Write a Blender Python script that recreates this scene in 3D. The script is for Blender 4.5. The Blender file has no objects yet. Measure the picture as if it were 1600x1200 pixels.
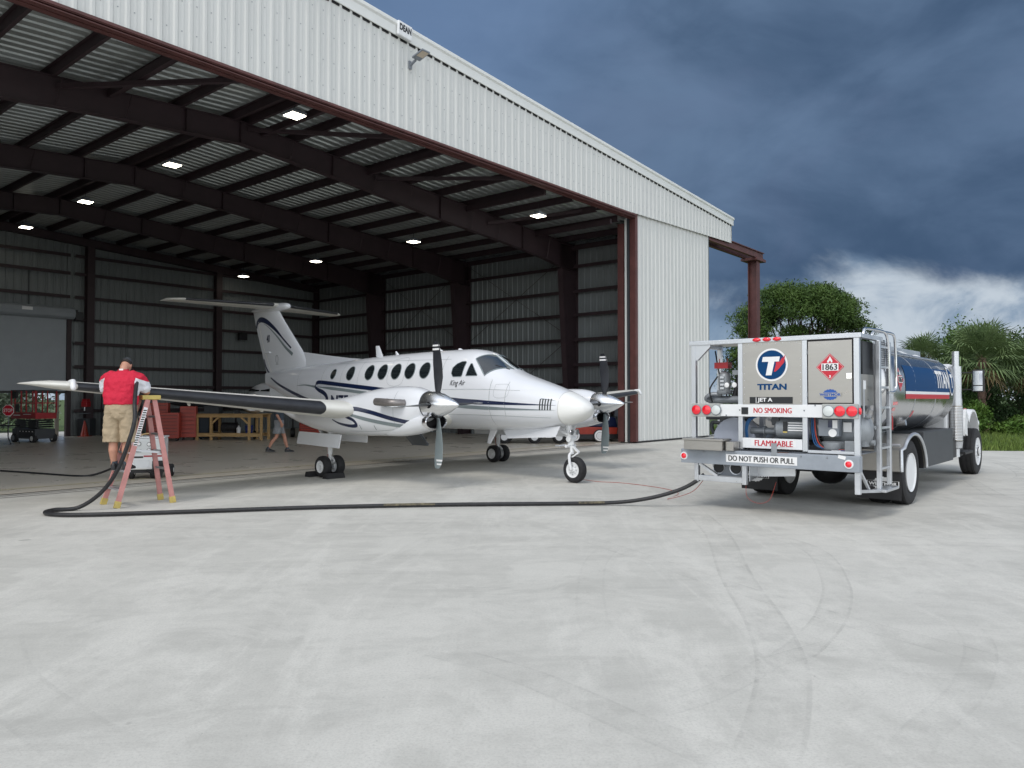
import bpy, math, random
import numpy as np
from mathutils import Vector as V, Matrix
random.seed(7)
S = bpy.context.scene
COL = S.collection
PI = math.pi
# ------------------------------------------------------------------ camera
cam = bpy.data.cameras.new('camera'); co = bpy.data.objects.new('camera', cam); COL.objects.link(co)
cam.sensor_width = 36; cam.sensor_fit = 'HORIZONTAL'; cam.lens = 36*1189.15/1600
cam.clip_start = .05; cam.clip_end = 3000
co.location = (0, 0, 1.6484); co.rotation_euler = (PI/2+.0199, 0, 0)
S.camera = co
# ------------------------------------------------------------------ sky, sun, exposure
SUN_EL, SUN_AZ = math.radians(50), math.radians(212)     # compass style: 0 = +Y, clockwise
W = bpy.data.worlds.new('World'); S.world = W; W.use_nodes = True
def build_sky():
    nt = W.node_tree; nt.nodes.clear()
    N = nt.nodes.new; L = nt.links.new
    def math_(op, a, b=None, c=None, clamp=False):
        n = N('ShaderNodeMath'); n.operation = op; n.use_clamp = clamp
        for i, x in enumerate((a, b, c)):
            if x is None: continue
            if isinstance(x, (int, float)): n.inputs[i].default_value = x
            else: L(x, n.inputs[i])
        return n.outputs[0]
    def smooth(x, a, b):
        n = N('ShaderNodeMapRange'); n.interpolation_type = 'SMOOTHSTEP'
        L(x, n.inputs[0]); n.inputs[1].default_value = a; n.inputs[2].default_value = b
        return n.outputs[0]
    def mix(f, a, b):
        n = N('ShaderNodeMix'); n.data_type = 'RGBA'
        if isinstance(f, (int, float)): n.inputs[0].default_value = f
        else: L(f, n.inputs[0])
        for i, x in ((6, a), (7, b)):
            if isinstance(x, tuple): n.inputs[i].default_value = (*x, 1)
            else: L(x, n.inputs[i])
        return n.outputs[2]
    tc = N('ShaderNodeTexCoord'); sep = N('ShaderNodeSeparateXYZ'); L(tc.outputs['Generated'], sep.inputs[0])
    x, y, z = sep.outputs
    den = math_('ADD', math_('MAXIMUM', z, 0.0), .16)
    cx, cy = math_('DIVIDE', x, den), math_('DIVIDE', y, den)
    cmb = N('ShaderNodeCombineXYZ'); L(cx, cmb.inputs[0]); L(cy, cmb.inputs[1])
    def noise(scale, detail, rough, vec, dist=0):
        n = N('ShaderNodeTexNoise'); n.inputs['Scale'].default_value = scale; n.inputs['Detail'].default_value = detail
        n.inputs['Roughness'].default_value = rough; n.inputs['Distortion'].default_value = dist
        L(vec, n.inputs['Vector']); return n.outputs['Fac']
    mpa = N('ShaderNodeMapping'); mpa.inputs['Scale'].default_value = (1, 1, 1.9); mpa.inputs['Location'].default_value = (.3, .1, .7); L(tc.outputs['Generated'], mpa.inputs[0])
    n1 = noise(2.0, 7, .50, mpa.outputs[0], .5)
    # billows seen side-on near the horizon
    mp = N('ShaderNodeMapping'); mp.inputs['Scale'].default_value = (1, 1, 1.7); L(tc.outputs['Generated'], mp.inputs[0])
    n2 = noise(5.5, 10, .60, mp.outputs[0], .5)
    n3 = noise(3.0, 8, .58, mp.outputs[0], .3)
    n4 = noise(5.2, 8, .54, mpa.outputs[0], .4)
    storm = mix(smooth(math_('ADD', math_('MULTIPLY', n1, .65), math_('MULTIPLY', n4, .35)), .38, .62), (.052, .094, .170), (.122, .190, .305))
    # lighter clear patch up and to the left of the view
    lft = smooth(math_('ADD', math_('MULTIPLY', x, -1.0), math_('MULTIPLY', z, .55)), .02, .34)
    storm = mix(math_('MULTIPLY', smooth(n2, .45, .75), .22), storm, (.125, .165, .275))
    storm = mix(math_('MULTIPLY', lft, .55), storm, (.17, .27, .46))
    # band of bright cumulus low down, ragged upper edge
    edge = math_('ADD', math_('SUBTRACT', z, math_('MULTIPLY', x, .05)), math_('MULTIPLY', math_('SUBTRACT', n3, .5), -.30))
    band = math_('SUBTRACT', 1.0, smooth(edge, .085, .140))
    lum = smooth(n2, .36, .60)
    cum = mix(lum, (.21, .30, .42), (.55, .62, .69))
    front = mix(math_('MULTIPLY', band, .92), storm, cum)
    # the sky behind the photographer is thin bright overcast
    sk = N('ShaderNodeTexSky'); sk.sky_type = 'NISHITA'; sk.sun_disc = False
    sk.sun_elevation = SUN_EL; sk.sun_rotation = SUN_AZ
    skm = N('ShaderNodeVectorMath'); skm.operation = 'SCALE'; L(sk.outputs[0], skm.inputs[0]); skm.inputs['Scale'].default_value = .06
    back = mix(smooth(n1, .3, .7), (.72, .745, .77), (.58, .61, .645))
    back = mix(smooth(z, .0, .75), (1.38, 1.40, 1.40), back)
    add = N('ShaderNodeVectorMath'); add.operation = 'ADD'; L(skm.outputs[0], add.inputs[0]); L(back, add.inputs[1])
    fb = smooth(math_('SUBTRACT', y, math_('MULTIPLY', z, .42)), -.42, .42)
    fin = mix(fb, add.outputs[0], front)
    bg = N('ShaderNodeBackground'); L(fin, bg.inputs[0]); bg.inputs[1].default_value = 1.0
    out = N('ShaderNodeOutputWorld'); L(bg.outputs[0], out.inputs[0])
build_sky()
sl = bpy.data.lights.new('sun', 'SUN'); so = bpy.data.objects.new('sun', sl); COL.objects.link(so)
sl.energy = 1.2; sl.angle = math.radians(18); sl.color = (1, .965, .91)
sd = V((math.sin(SUN_AZ)*math.cos(SUN_EL), math.cos(SUN_AZ)*math.cos(SUN_EL), math.sin(SUN_EL)))
so.rotation_euler = sd.to_track_quat('Z', 'Y').to_euler(); so.location = (0, -20, 40)
S.view_settings.view_transform = 'Standard'; S.view_settings.look = 'None'
S.view_settings.exposure = 0.07; S.view_settings.gamma = 1
S.cycles.use_denoising = True; S.cycles.max_bounces = 7; S.cycles.diffuse_bounces = 4
S.cycles.glossy_bounces = 4; S.cycles.transparent_max_bounces = 6; S.cycles.sample_clamp_indirect = 6
S.cycles.caustics_reflective = False; S.cycles.caustics_refractive = False

# ------------------------------------------------------------------ helpers
class MB:
    """collects shapes, then becomes ONE mesh"""
    def __init__(s): s.v = []; s.f = []; s.m = []; s.mi = 0
    def add(s, vs, fs, M=None):
        b = len(s.v)
        s.v += [tuple(M @ V(p)) if M else tuple(p) for p in vs]
        s.f += [tuple(b+i for i in f) for f in fs]; s.m += [s.mi]*len(fs); return s
    def box(s, x0, x1, y0, y1, z0, z1, M=None):
        vs = [(x, y, z) for x in (x0, x1) for y in (y0, y1) for z in (z0, z1)]
        return s.add(vs, [(0,1,3,2),(4,6,7,5),(0,4,5,1),(2,3,7,6),(0,2,6,4),(1,5,7,3)], M)
    def bar(s, p0, p1, w, h, up=(0,0,1)):
        p0, p1 = V(p0), V(p1); d = (p1-p0).normalized(); r = d.cross(V(up))
        if r.length < 1e-4: r = d.cross(V((1,0,0)))
        r.normalize(); u = r.cross(d)
        vs = [p+r*a*w/2+u*b*h/2 for p in (p0, p1) for a, b in ((-1,-1),(1,-1),(1,1),(-1,1))]
        return s.add(vs, [(3,2,1,0),(4,5,6,7),(0,1,5,4),(1,2,6,5),(2,3,7,6),(3,0,4,7)])
    def ring(s, rings, cap=True, closed=True):
        n = len(rings[0]); vs = [p for r in rings for p in r]; fs = []
        for i in range(len(rings)-1):
            for j in range(n if closed else n-1):
                k = (j+1) % n
                fs.append((i*n+j, i*n+k, (i+1)*n+k, (i+1)*n+j))
        if cap:
            fs.append(tuple(reversed(range(n)))); fs.append(tuple((len(rings)-1)*n+j for j in range(n)))
        return s.add(vs, fs)
    def tube(s, pts, r, n=10, cap=True):
        pts = [V(p) for p in pts]; rs = r if isinstance(r, (list, tuple)) else [r]*len(pts)
        d0 = (pts[1]-pts[0]).normalized(); a = d0.cross(V((0,0,1)))
        if a.length < .1: a = d0.cross(V((1,0,0)))
        a.normalize(); rings = []
        for i, p in enumerate(pts):
            d = (pts[min(i+1, len(pts)-1)]-pts[max(i-1, 0)]).normalized()
            a = (a-d*a.dot(d)).normalized(); b = d.cross(a)
            rings.append([p+(a*math.cos(t)+b*math.sin(t))*rs[i] for t in (2*PI*k/n for k in range(n))])
        return s.ring(rings, cap)
    def cyl(s, p0, p1, r0, r1=None, n=16): return s.tube([p0, p1], [r0, r0 if r1 is None else r1], n)
    def cap_tube(s, pts, r, n=10):
        """tube with rounded ends"""
        pts = [V(p) for p in pts]; r = list(r) if isinstance(r, (list, tuple)) else [r]*len(pts)
        d0 = (pts[0]-pts[1]).normalized(); d1 = (pts[-1]-pts[-2]).normalized()
        P = [pts[0]+d0*r[0]*.95, pts[0]+d0*r[0]*.6]+pts+[pts[-1]+d1*r[-1]*.6, pts[-1]+d1*r[-1]*.95]
        R = [r[0]*.3, r[0]*.8]+r+[r[-1]*.8, r[-1]*.3]
        return s.tube(P, R, n)
    def lathe(s, prof, o, axis, n=24, cap=True):
        """prof: (distance along axis, radius)"""
        o, ax = V(o), V(axis).normalized(); a = ax.cross(V((0,0,1)))
        if a.length < .1: a = ax.cross(V((1,0,0)))
        a.normalize(); b = ax.cross(a)
        return s.ring([[o+ax*h+(a*math.cos(2*PI*k/n)+b*math.sin(2*PI*k/n))*max(r, 1e-4) for k in range(n)] for h, r in prof], cap)
    def prism(s, pts, vec):
        n = len(pts); vec = V(vec); vs = [V(p) for p in pts]+[V(p)+vec for p in pts]
        fs = [tuple(reversed(range(n))), tuple(range(n, 2*n))]+[(i, (i+1) % n, n+(i+1) % n, n+i) for i in range(n)]
        return s.add(vs, fs)
    def grid(s, fn, nu, nv):
        vs = [fn(i/nu, j/nv) for i in range(nu+1) for j in range(nv+1)]
        return s.add(vs, [(i*(nv+1)+j, (i+1)*(nv+1)+j, (i+1)*(nv+1)+j+1, i*(nv+1)+j+1) for i in range(nu) for j in range(nv)])
    def ball(s, c, r, nu=16, nv=10, M=None):
        r = (r, r, r) if isinstance(r, (int, float)) else r; c = V(c)
        rings = [[c+V((r[0]*math.sin(t)*math.cos(p), r[1]*math.sin(t)*math.sin(p), r[2]*math.cos(t))) for p in (2*PI*k/nu for k in range(nu))]
                 for t in (max(.02, min(PI-.02, PI*i/nv)) for i in range(nv+1))]
        if M: rings = [[M @ p for p in q] for q in rings]
        return s.ring([list(reversed(q)) for q in rings])
    def poly(s, pts): return s.add(pts, [tuple(range(len(pts)))])
def obj(name, mb, mats, parent=None, smooth=None, bevel=0, label=None):
    me = bpy.data.meshes.new(name); me.from_pydata(mb.v, [], mb.f)
    for m in (mats if isinstance(mats, (list, tuple)) else [mats]): me.materials.append(m)
    if len(me.materials) > 1: me.polygons.foreach_set('material_index', mb.m)
    if smooth is not None:
        me.polygons.foreach_set('use_smooth', [True]*len(me.polygons))
        me.set_sharp_from_angle(angle=math.radians(smooth))
    me.update()
    o = bpy.data.objects.new(name, me); COL.objects.link(o)
    if parent: o.parent = parent
    if bevel:
        b = o.modifiers.new('bevel', 'BEVEL'); b.width = bevel; b.segments = 2; b.limit_method = 'ANGLE'; b.angle_limit = math.radians(40)
    if label: o['label'] = label
    return o
def tag(o, label, cat, group=None):
    o['label'] = label; o['category'] = cat
    if group: o['group'] = group
    return o
def thing(name, label, cat, loc=(0,0,0), rz=0, group=None):
    o = bpy.data.objects.new(name, None); COL.objects.link(o); o.location = loc; o.rotation_euler = (0, 0, rz); o.empty_display_size = .2
    return tag(o, label, cat, group)
def struct(name, mb, m, parent=None, kind='structure'):
    o = obj(name, mb, m, parent); o['kind'] = kind; return o
def dup(root, loc, rz, label):
    r = root.copy(); COL.objects.link(r); r.location = loc; r.rotation_euler = (0, 0, rz); r['label'] = label
    for ch in list(root.children):
        c = ch.copy(); COL.objects.link(c); c.parent = r
        for g in list(ch.children):
            d = g.copy(); COL.objects.link(d); d.parent = c
    return r
def interp(xs, ys):
    """monotone cubic through the points"""
    xs = list(xs); ys = list(ys)
    if xs[0] > xs[-1]: xs, ys = xs[::-1], ys[::-1]
    n = len(xs); d = [(ys[i+1]-ys[i])/(xs[i+1]-xs[i]) for i in range(n-1)]
    m = [d[0]]+[0 if d[i-1]*d[i] <= 0 else 2*d[i-1]*d[i]/(d[i-1]+d[i]) for i in range(1, n-1)]+[d[-1]]
    def f(x):
        if x <= xs[0]: return ys[0]
        if x >= xs[-1]: return ys[-1]
        i = max(j for j in range(n-1) if xs[j] <= x); h = xs[i+1]-xs[i]; t = (x-xs[i])/h
        return ((1+2*t)*(1-t)**2*ys[i]+t*(1-t)**2*h*m[i]+t*t*(3-2*t)*ys[i+1]+t*t*(t-1)*h*m[i+1])
    return f
def bez(pts, n=8):
    """smooth curve through points (Catmull-Rom)"""
    P = [V(p) for p in pts]; P = [P[0]*2-P[1]]+P+[P[-1]*2-P[-2]]; out = []
    for i in range(1, len(P)-2):
        a, b, c, d = P[i-1:i+3]
        for k in range(n):
            t = k/n; out.append(.5*((2*b)+(c-a)*t+(2*a-5*b+4*c-d)*t*t+(3*b-a-3*c+d)*t**3))
    return out+[P[-2]]
def text2d(body, size, bold=0, shear=0, sx=1, fit=None):
    """a word as flat triangles centred on the origin: (verts, faces)"""
    cu = bpy.data.curves.new('lettering', 'FONT'); cu.body = body; cu.size = 1; cu.offset = bold; cu.shear = shear
    cu.align_x = 'LEFT'; cu.resolution_u = 3
    ob = bpy.data.objects.new('lettering', cu); COL.objects.link(ob); bpy.context.view_layer.update()
    me = ob.to_mesh(); vs = [(v.co.x, v.co.y) for v in me.vertices]; fs = [tuple(p.vertices) for p in me.polygons]
    ob.to_mesh_clear(); bpy.data.objects.remove(ob); bpy.data.curves.remove(cu)
    x0, x1 = min(v[0] for v in vs), max(v[0] for v in vs); y0, y1 = min(v[1] for v in vs), max(v[1] for v in vs)
    k = size/(y1-y0); kx = fit/(x1-x0) if fit else k*sx
    return [((a-(x0+x1)/2)*kx, (b-(y0+y1)/2)*k) for a, b in vs], fs
def letter(mb, body, size, fn, sub=0, **kw):
    vs, fs = text2d(body, size, **kw)
    for _ in range(sub):                                    # split faces so that letters follow curved skins
        nf = []; mid = {}
        def md(i, j):
            k = (min(i, j), max(i, j))
            if k not in mid: mid[k] = len(vs); vs.append(((vs[i][0]+vs[j][0])/2, (vs[i][1]+vs[j][1])/2))
            return mid[k]
        for f in fs:
            for t in range(1, len(f)-1):
                a, b, c = f[0], f[t], f[t+1]; x, y, z = md(a, b), md(b, c), md(c, a); nf += [(a, x, z), (x, b, y), (z, y, c), (x, y, z)]
        fs = nf
    mb.add([fn(a, b) for a, b in vs], fs)
def circle2(r, n=32, cx=0, cy=0, ry=None): return [(cx+r*math.cos(2*PI*k/n), cy+(ry or r)*math.sin(2*PI*k/n)) for k in range(n)]

# ------------------------------------------------------------------ materials
def mat(name, col, rough=.5, metal=0, var=.0, scale=3., bump=0., bscale=40., coat=0, spec=.5, stretch=None, col2=None, island=0, rvar=0):
    m = bpy.data.materials.new(name); m.use_nodes = True; nt = m.node_tree; b = nt.nodes['Principled BSDF']
    b.inputs['Base Color'].default_value = (*col, 1); b.inputs['Roughness'].default_value = rough; b.inputs['Metallic'].default_value = metal
    b.inputs['Coat Weight'].default_value = coat; b.inputs['Coat Roughness'].default_value = .06; b.inputs['Specular IOR Level'].default_value = spec
    N = nt.nodes.new; L = nt.links.new
    tc = N('ShaderNodeTexCoord'); mp = N('ShaderNodeMapping'); L(tc.outputs['Object'], mp.inputs[0])
    if stretch: mp.inputs['Scale'].default_value = stretch
    if var or col2 or rvar:
        n = N('ShaderNodeTexNoise'); n.inputs['Scale'].default_value = scale; n.inputs['Detail'].default_value = 6; n.inputs['Roughness'].default_value = .6
        L(mp.outputs[0], n.inputs['Vector'])
        if var or col2:
            r = N('ShaderNodeValToRGB'); L(n.outputs['Fac'], r.inputs[0])
            c2 = col2 or tuple(min(1, c*(1+var)) for c in col); c1 = col if col2 else tuple(c*(1-var) for c in col)
            r.color_ramp.elements[0].position = .3; r.color_ramp.elements[0].color = (*c1, 1)
            r.color_ramp.elements[1].position = .7; r.color_ramp.elements[1].color = (*c2, 1)
            out = r.outputs[0]
            if island:
                g = N('ShaderNodeNewGeometry'); h = N('ShaderNodeHueSaturation'); mr = N('ShaderNodeMapRange')
                mr.inputs[3].default_value = 1-island; mr.inputs[4].default_value = 1+island
                L(g.outputs['Random Per Island'], mr.inputs[0]); L(mr.outputs[0], h.inputs['Value']); L(out, h.inputs['Color']); out = h.outputs[0]
            L(out, b.inputs['Base Color'])
        if rvar:
            mr = N('ShaderNodeMapRange'); mr.inputs[3].default_value = max(.02, rough-rvar); mr.inputs[4].default_value = rough+rvar
            mr.inputs[1].default_value = .3; mr.inputs[2].default_value = .7
            L(n.outputs['Fac'], mr.inputs[0]); L(mr.outputs[0], b.inputs['Roughness'])
    if bump:
        n = N('ShaderNodeTexNoise'); n.inputs['Scale'].default_value = bscale; n.inputs['Detail'].default_value = 5; L(mp.outputs[0], n.inputs['Vector'])
        bp = N('ShaderNodeBump'); bp.inputs['Strength'].default_value = bump; bp.inputs['Distance'].default_value = .02
        L(n.outputs['Fac'], bp.inputs['Height']); L(bp.outputs[0], b.inputs['Normal'])
    return m
def lamp_mat(name, col, strength):
    m = bpy.data.materials.new(name); m.use_nodes = True; b = m.node_tree.nodes['Principled BSDF']
    b.inputs['Base Color'].default_value = (*col, 1); b.inputs['Emission Color'].default_value = (*col, 1); b.inputs['Emission Strength'].default_value = strength
    return m
M = dict(
    wallwhite=mat('white_ribbed_steel', (.63, .635, .615), .42, var=.055, scale=2.2, stretch=(1, 1, .10), rvar=.08),
    trim=mat('white_trim', (.74, .75, .73), .38, var=.04, scale=1.5),
    liner=mat('wall_liner', (.19, .21, .215), .5, var=.08, scale=.7),
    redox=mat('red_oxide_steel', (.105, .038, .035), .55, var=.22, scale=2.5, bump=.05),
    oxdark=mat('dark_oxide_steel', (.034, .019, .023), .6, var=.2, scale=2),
    deck=mat('galvanised_deck', (.40, .43, .42), .34, metal=.55, var=.1, scale=1.2),
    shutter=mat('grey_shutter', (.30, .33, .36), .45, var=.04, scale=2),
    black=mat('black_plastic', (.012, .012, .014), .5, var=.2, scale=8),
    rubber=mat('tyre_rubber', (.018, .018, .020), .75, var=.3, scale=12, bump=.1),
    hose=mat('black_hose', (.016, .016, .018), .5, var=.35, scale=14, bump=.1),
    darkgrey=mat('dark_grey_paint', (.045, .05, .057), .5, var=.12, scale=4),
    grey=mat('grey_paint', (.20, .22, .25), .42, var=.08, scale=4),
    reelgrey=mat('reel_blue_grey', (.36, .39, .46), .4, var=.06, scale=5),
    bumpergrey=mat('silver_grey_paint', (.29, .32, .36), .38, var=.09, scale=5),
    midgrey=mat('mid_grey_machine', (.28, .30, .32), .45, metal=.3, var=.14, scale=7),
    alu=mat('aluminium', (.62, .64, .67), .36, metal=.85, var=.08, scale=5, rvar=.1),
    steel=mat('stainless_sheet', (.41, .395, .37), .34, metal=.9, var=.05, scale=3, stretch=(1, 1, 6), rvar=.07),
    tank=mat('polished_tank', (.55, .55, .56), .20, metal=1., var=.04, scale=2, rvar=.06),
    chrome=mat('chrome', (.80, .81, .83), .07, metal=1.),
    paintw=mat('aircraft_white', (.755, .77, .80), .24, var=.02, scale=1.5, coat=.6),
    offw=mat('wing_underside_white', (.70, .69, .64), .4, var=.05, scale=2),
    navy=mat('navy_stripe', (.006, .014, .055), .28, coat=.5),
    gstripe=mat('grey_stripe', (.20, .24, .25), .3, coat=.4),
    glass=mat('dark_glass', (.012, .017, .02), .04, coat=1, spec=.8),
    boot=mat('black_deice_boot', (.022, .024, .03), .45, var=.25, scale=5),
    exhaust=mat('exhaust_pipe', (.27, .25, .24), .42, metal=.75, var=.2, scale=8),
    white=mat('white_paint', (.78, .79, .80), .4, var=.03, scale=5),
    red=mat('red_enamel', (.36, .016, .022), .38, var=.12, scale=5),
    orange=mat('orange_red_enamel', (.36, .035, .018), .4, var=.1, scale=5),
    lens=mat('red_lens', (.85, .012, .03), .18, coat=1),
    lensclear=mat('clear_lens', (.66, .70, .69), .2, coat=1),
    blue=mat('blue_decal', (.003, .050, .155), .55, spec=.15),
    decalred=mat('red_decal', (.55, .015, .035), .35),
    decalwhite=mat('white_decal', (.82, .82, .82), .4),
    decalblack=mat('black_decal', (.015, .017, .02), .45),
    gearblue=mat('blue_emblem', (.015, .09, .38), .35),
    yellow=mat('yellow_plastic', (.55, .42, .12), .5, var=.12, scale=10),
    ladder=mat('pink_fibreglass', (.54, .245, .225), .55, var=.14, scale=6),
    wood=mat('pine_timber', (.50, .33, .15), .6, var=.2, scale=4, stretch=(1, 6, 6)),
    skin=mat('skin', (.50, .25, .17), .5, var=.1, scale=12),
    hair=mat('dark_hair', (.025, .02, .018), .7, bump=.3, bscale=90),
    khaki=mat('khaki_cotton', (.42, .33, .22), .85, var=.09, scale=9, bump=.25, bscale=14),
    greycloth=mat('grey_cotton', (.24, .25, .26), .85, var=.08, scale=9, bump=.2, bscale=16),
    darkcloth=mat('dark_cotton', (.05, .07, .09), .85, var=.1, scale=9),
    bluehose=mat('blue_hose', (.01, .08, .22), .4),
    redwire=mat('red_wire', (.40, .05, .03), .5),
    rust=mat('surface_rust', (.16, .06, .03), .8, var=.3, scale=12),
    led=lamp_mat('led_panel', (1, .92, .76), 10),
)
# ------------------------------------------------------------------ ground
def concrete(name, c1, c2, rough, polished=False):
    m = bpy.data.materials.new(name); m.use_nodes = True; nt = m.node_tree; b = nt.nodes['Principled BSDF']; N = nt.nodes.new; L = nt.links.new
    tc = N('ShaderNodeTexCoord')
    def noise(s, d, r, stretch=(1,1,1), rot=0, dist=0):
        mp = N('ShaderNodeMapping'); mp.inputs['Scale'].default_value = stretch; mp.inputs['Rotation'].default_value = (0, 0, rot); L(tc.outputs['Object'], mp.inputs[0])
        n = N('ShaderNodeTexNoise'); n.inputs['Scale'].default_value = s; n.inputs['Detail'].default_value = d; n.inputs['Roughness'].default_value = r
        n.inputs['Distortion'].default_value = dist; L(mp.outputs[0], n.inputs['Vector']); return n.outputs['Fac']
    def mix(f, a, bb, t='MIX', k=1.0):
        x = N('ShaderNodeMix'); x.data_type = 'RGBA'; x.blend_type = t
        if isinstance(f, float): x.inputs[0].default_value = f
        else:
            q = N('ShaderNodeMath'); q.operation = 'MULTIPLY'; L(f, q.inputs[0]); q.inputs[1].default_value = k; L(q.outputs[0], x.inputs[0])
        for i, v in ((6, a), (7, bb)):
            if isinstance(v, tuple): x.inputs[i].default_value = (*v, 1)
            else: L(v, x.inputs[i])
        return x.outputs[2]
    def rng(x, a, bb):
        q = N('ShaderNodeMapRange'); q.interpolation_type = 'SMOOTHSTEP'; L(x, q.inputs[0]); q.inputs[1].default_value = a; q.inputs[2].default_value = bb; return q.outputs[0]
    c = mix(rng(noise(.35, 6, .62, dist=.4), .3, .7), c1, c2)
    dk = tuple(v*.80 for v in c1); lt = tuple(min(1, v*1.1) for v in c2)
    if not polished: c = mix(rng(noise(.8, 10, .70, (.30, 1.8, 1), .5, .8), .46, .66), c, dk, k=.55)          # broom / drag streaks
    if not polished: c = mix(rng(noise(.7, 10, .70, (1.8, .35, 1), -.7, .9), .48, .64), c, lt, k=.7)
    if not polished: c = mix(rng(noise(5, 9, .75), .42, .66), c, tuple(v*.86 for v in c1), k=.45)
    if not polished: c = mix(rng(noise(1.1, 9, .72, dist=.8), .46, .60), c, tuple(v*1.08 for v in c2), k=.5)
    if not polished: c = mix(rng(noise(60, 3, .7), .40, .80), c, tuple(v*.72 for v in c1), k=.5)
    if not polished: c = mix(rng(noise(22, 3, .6), .70, .74), c, tuple(v*.6 for v in c1), k=.55)
    if not polished: c = mix(rng(noise(2.2, 2, .5), .76, .78), c, tuple(v*.45 for v in c1), k=.6)          # small oil spots
    L(c, b.inputs['Base Color'])
    r = N('ShaderNodeMapRange'); L(noise(.9, 5, .6), r.inputs[0]); r.inputs[1].default_value = .3; r.inputs[2].default_value = .7
    r.inputs[3].default_value = rough-.08; r.inputs[4].default_value = rough+.08; L(r.outputs[0], b.inputs['Roughness'])
    bp = N('ShaderNodeBump'); bp.inputs['Strength'].default_value = .05 if polished else .22; bp.inputs['Distance'].default_value = .01
    L(noise(45, 5, .7), bp.inputs['Height']); L(bp.outputs[0], b.inputs['Normal'])
    return m
m_apron = concrete('apron_concrete', (.53, .518, .472), (.615, .60, .55), .75)
m_floor = concrete('polished_floor', (.64, .585, .485), (.68, .62, .52), .32, True)
m_soil = mat('turf_soil', (.045, .085, .018), .95, col2=(.10, .14, .035), scale=1.2)
HA = .8792; HO = V((4.637, 28.316, 0)); HD = V((math.cos(HA), math.sin(HA), 0)); HN = V((-HD.y, HD.x, 0))
def hw(u, v, z=0): return HO+HD*u+HN*v+V((0, 0, z))
struct('terrain', MB().poly([(-900, -500, -.05), (900, -500, -.05), (900, 1500, -.05), (-900, 1500, -.05)]), m_soil)
a = MB()
a.prism([(-90, -60, -.2), (90, -60, -.2), (90, 24.2, -.2), (16, 24.2, -.2), (14, 24.5, -.2), (12.6, 26, -.2), (12.2, 30, -.2), tuple(hw(9, 1.2, -.2)), tuple(hw(9, 24, -.2)), tuple(hw(-38, 34, -.2)), (-90, 40, -.2)], (0, 0, .2))
struct('apron', a, m_apron)
f = MB().poly([tuple(hw(u, v, .004)) for u, v in ((-29.6, .62), (2, .62), (2, 22.5), (-29.6, 22.5))])
struct('hangar_floor', f, m_floor)
ml = mat('faded_line_paint', (.60, .53, .30), .6, var=.25, scale=6, col2=(.42, .38, .28))
struct('floor_line', MB().poly([tuple(hw(u, v, .008)) for u, v in ((-29, 1.36), (.5, 1.36), (.5, 1.47), (-29, 1.47))]), ml)
m_rail = mat('rusty_rail', (.05, .03, .025), .6, var=.4, scale=6)
for v in (.12, .38, .60): struct('door_rail', MB().poly([tuple(hw(u, v+d, .009)) for u, d in ((-29, -.02), (10, -.02), (10, .02), (-29, .02))]), m_rail)
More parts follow.
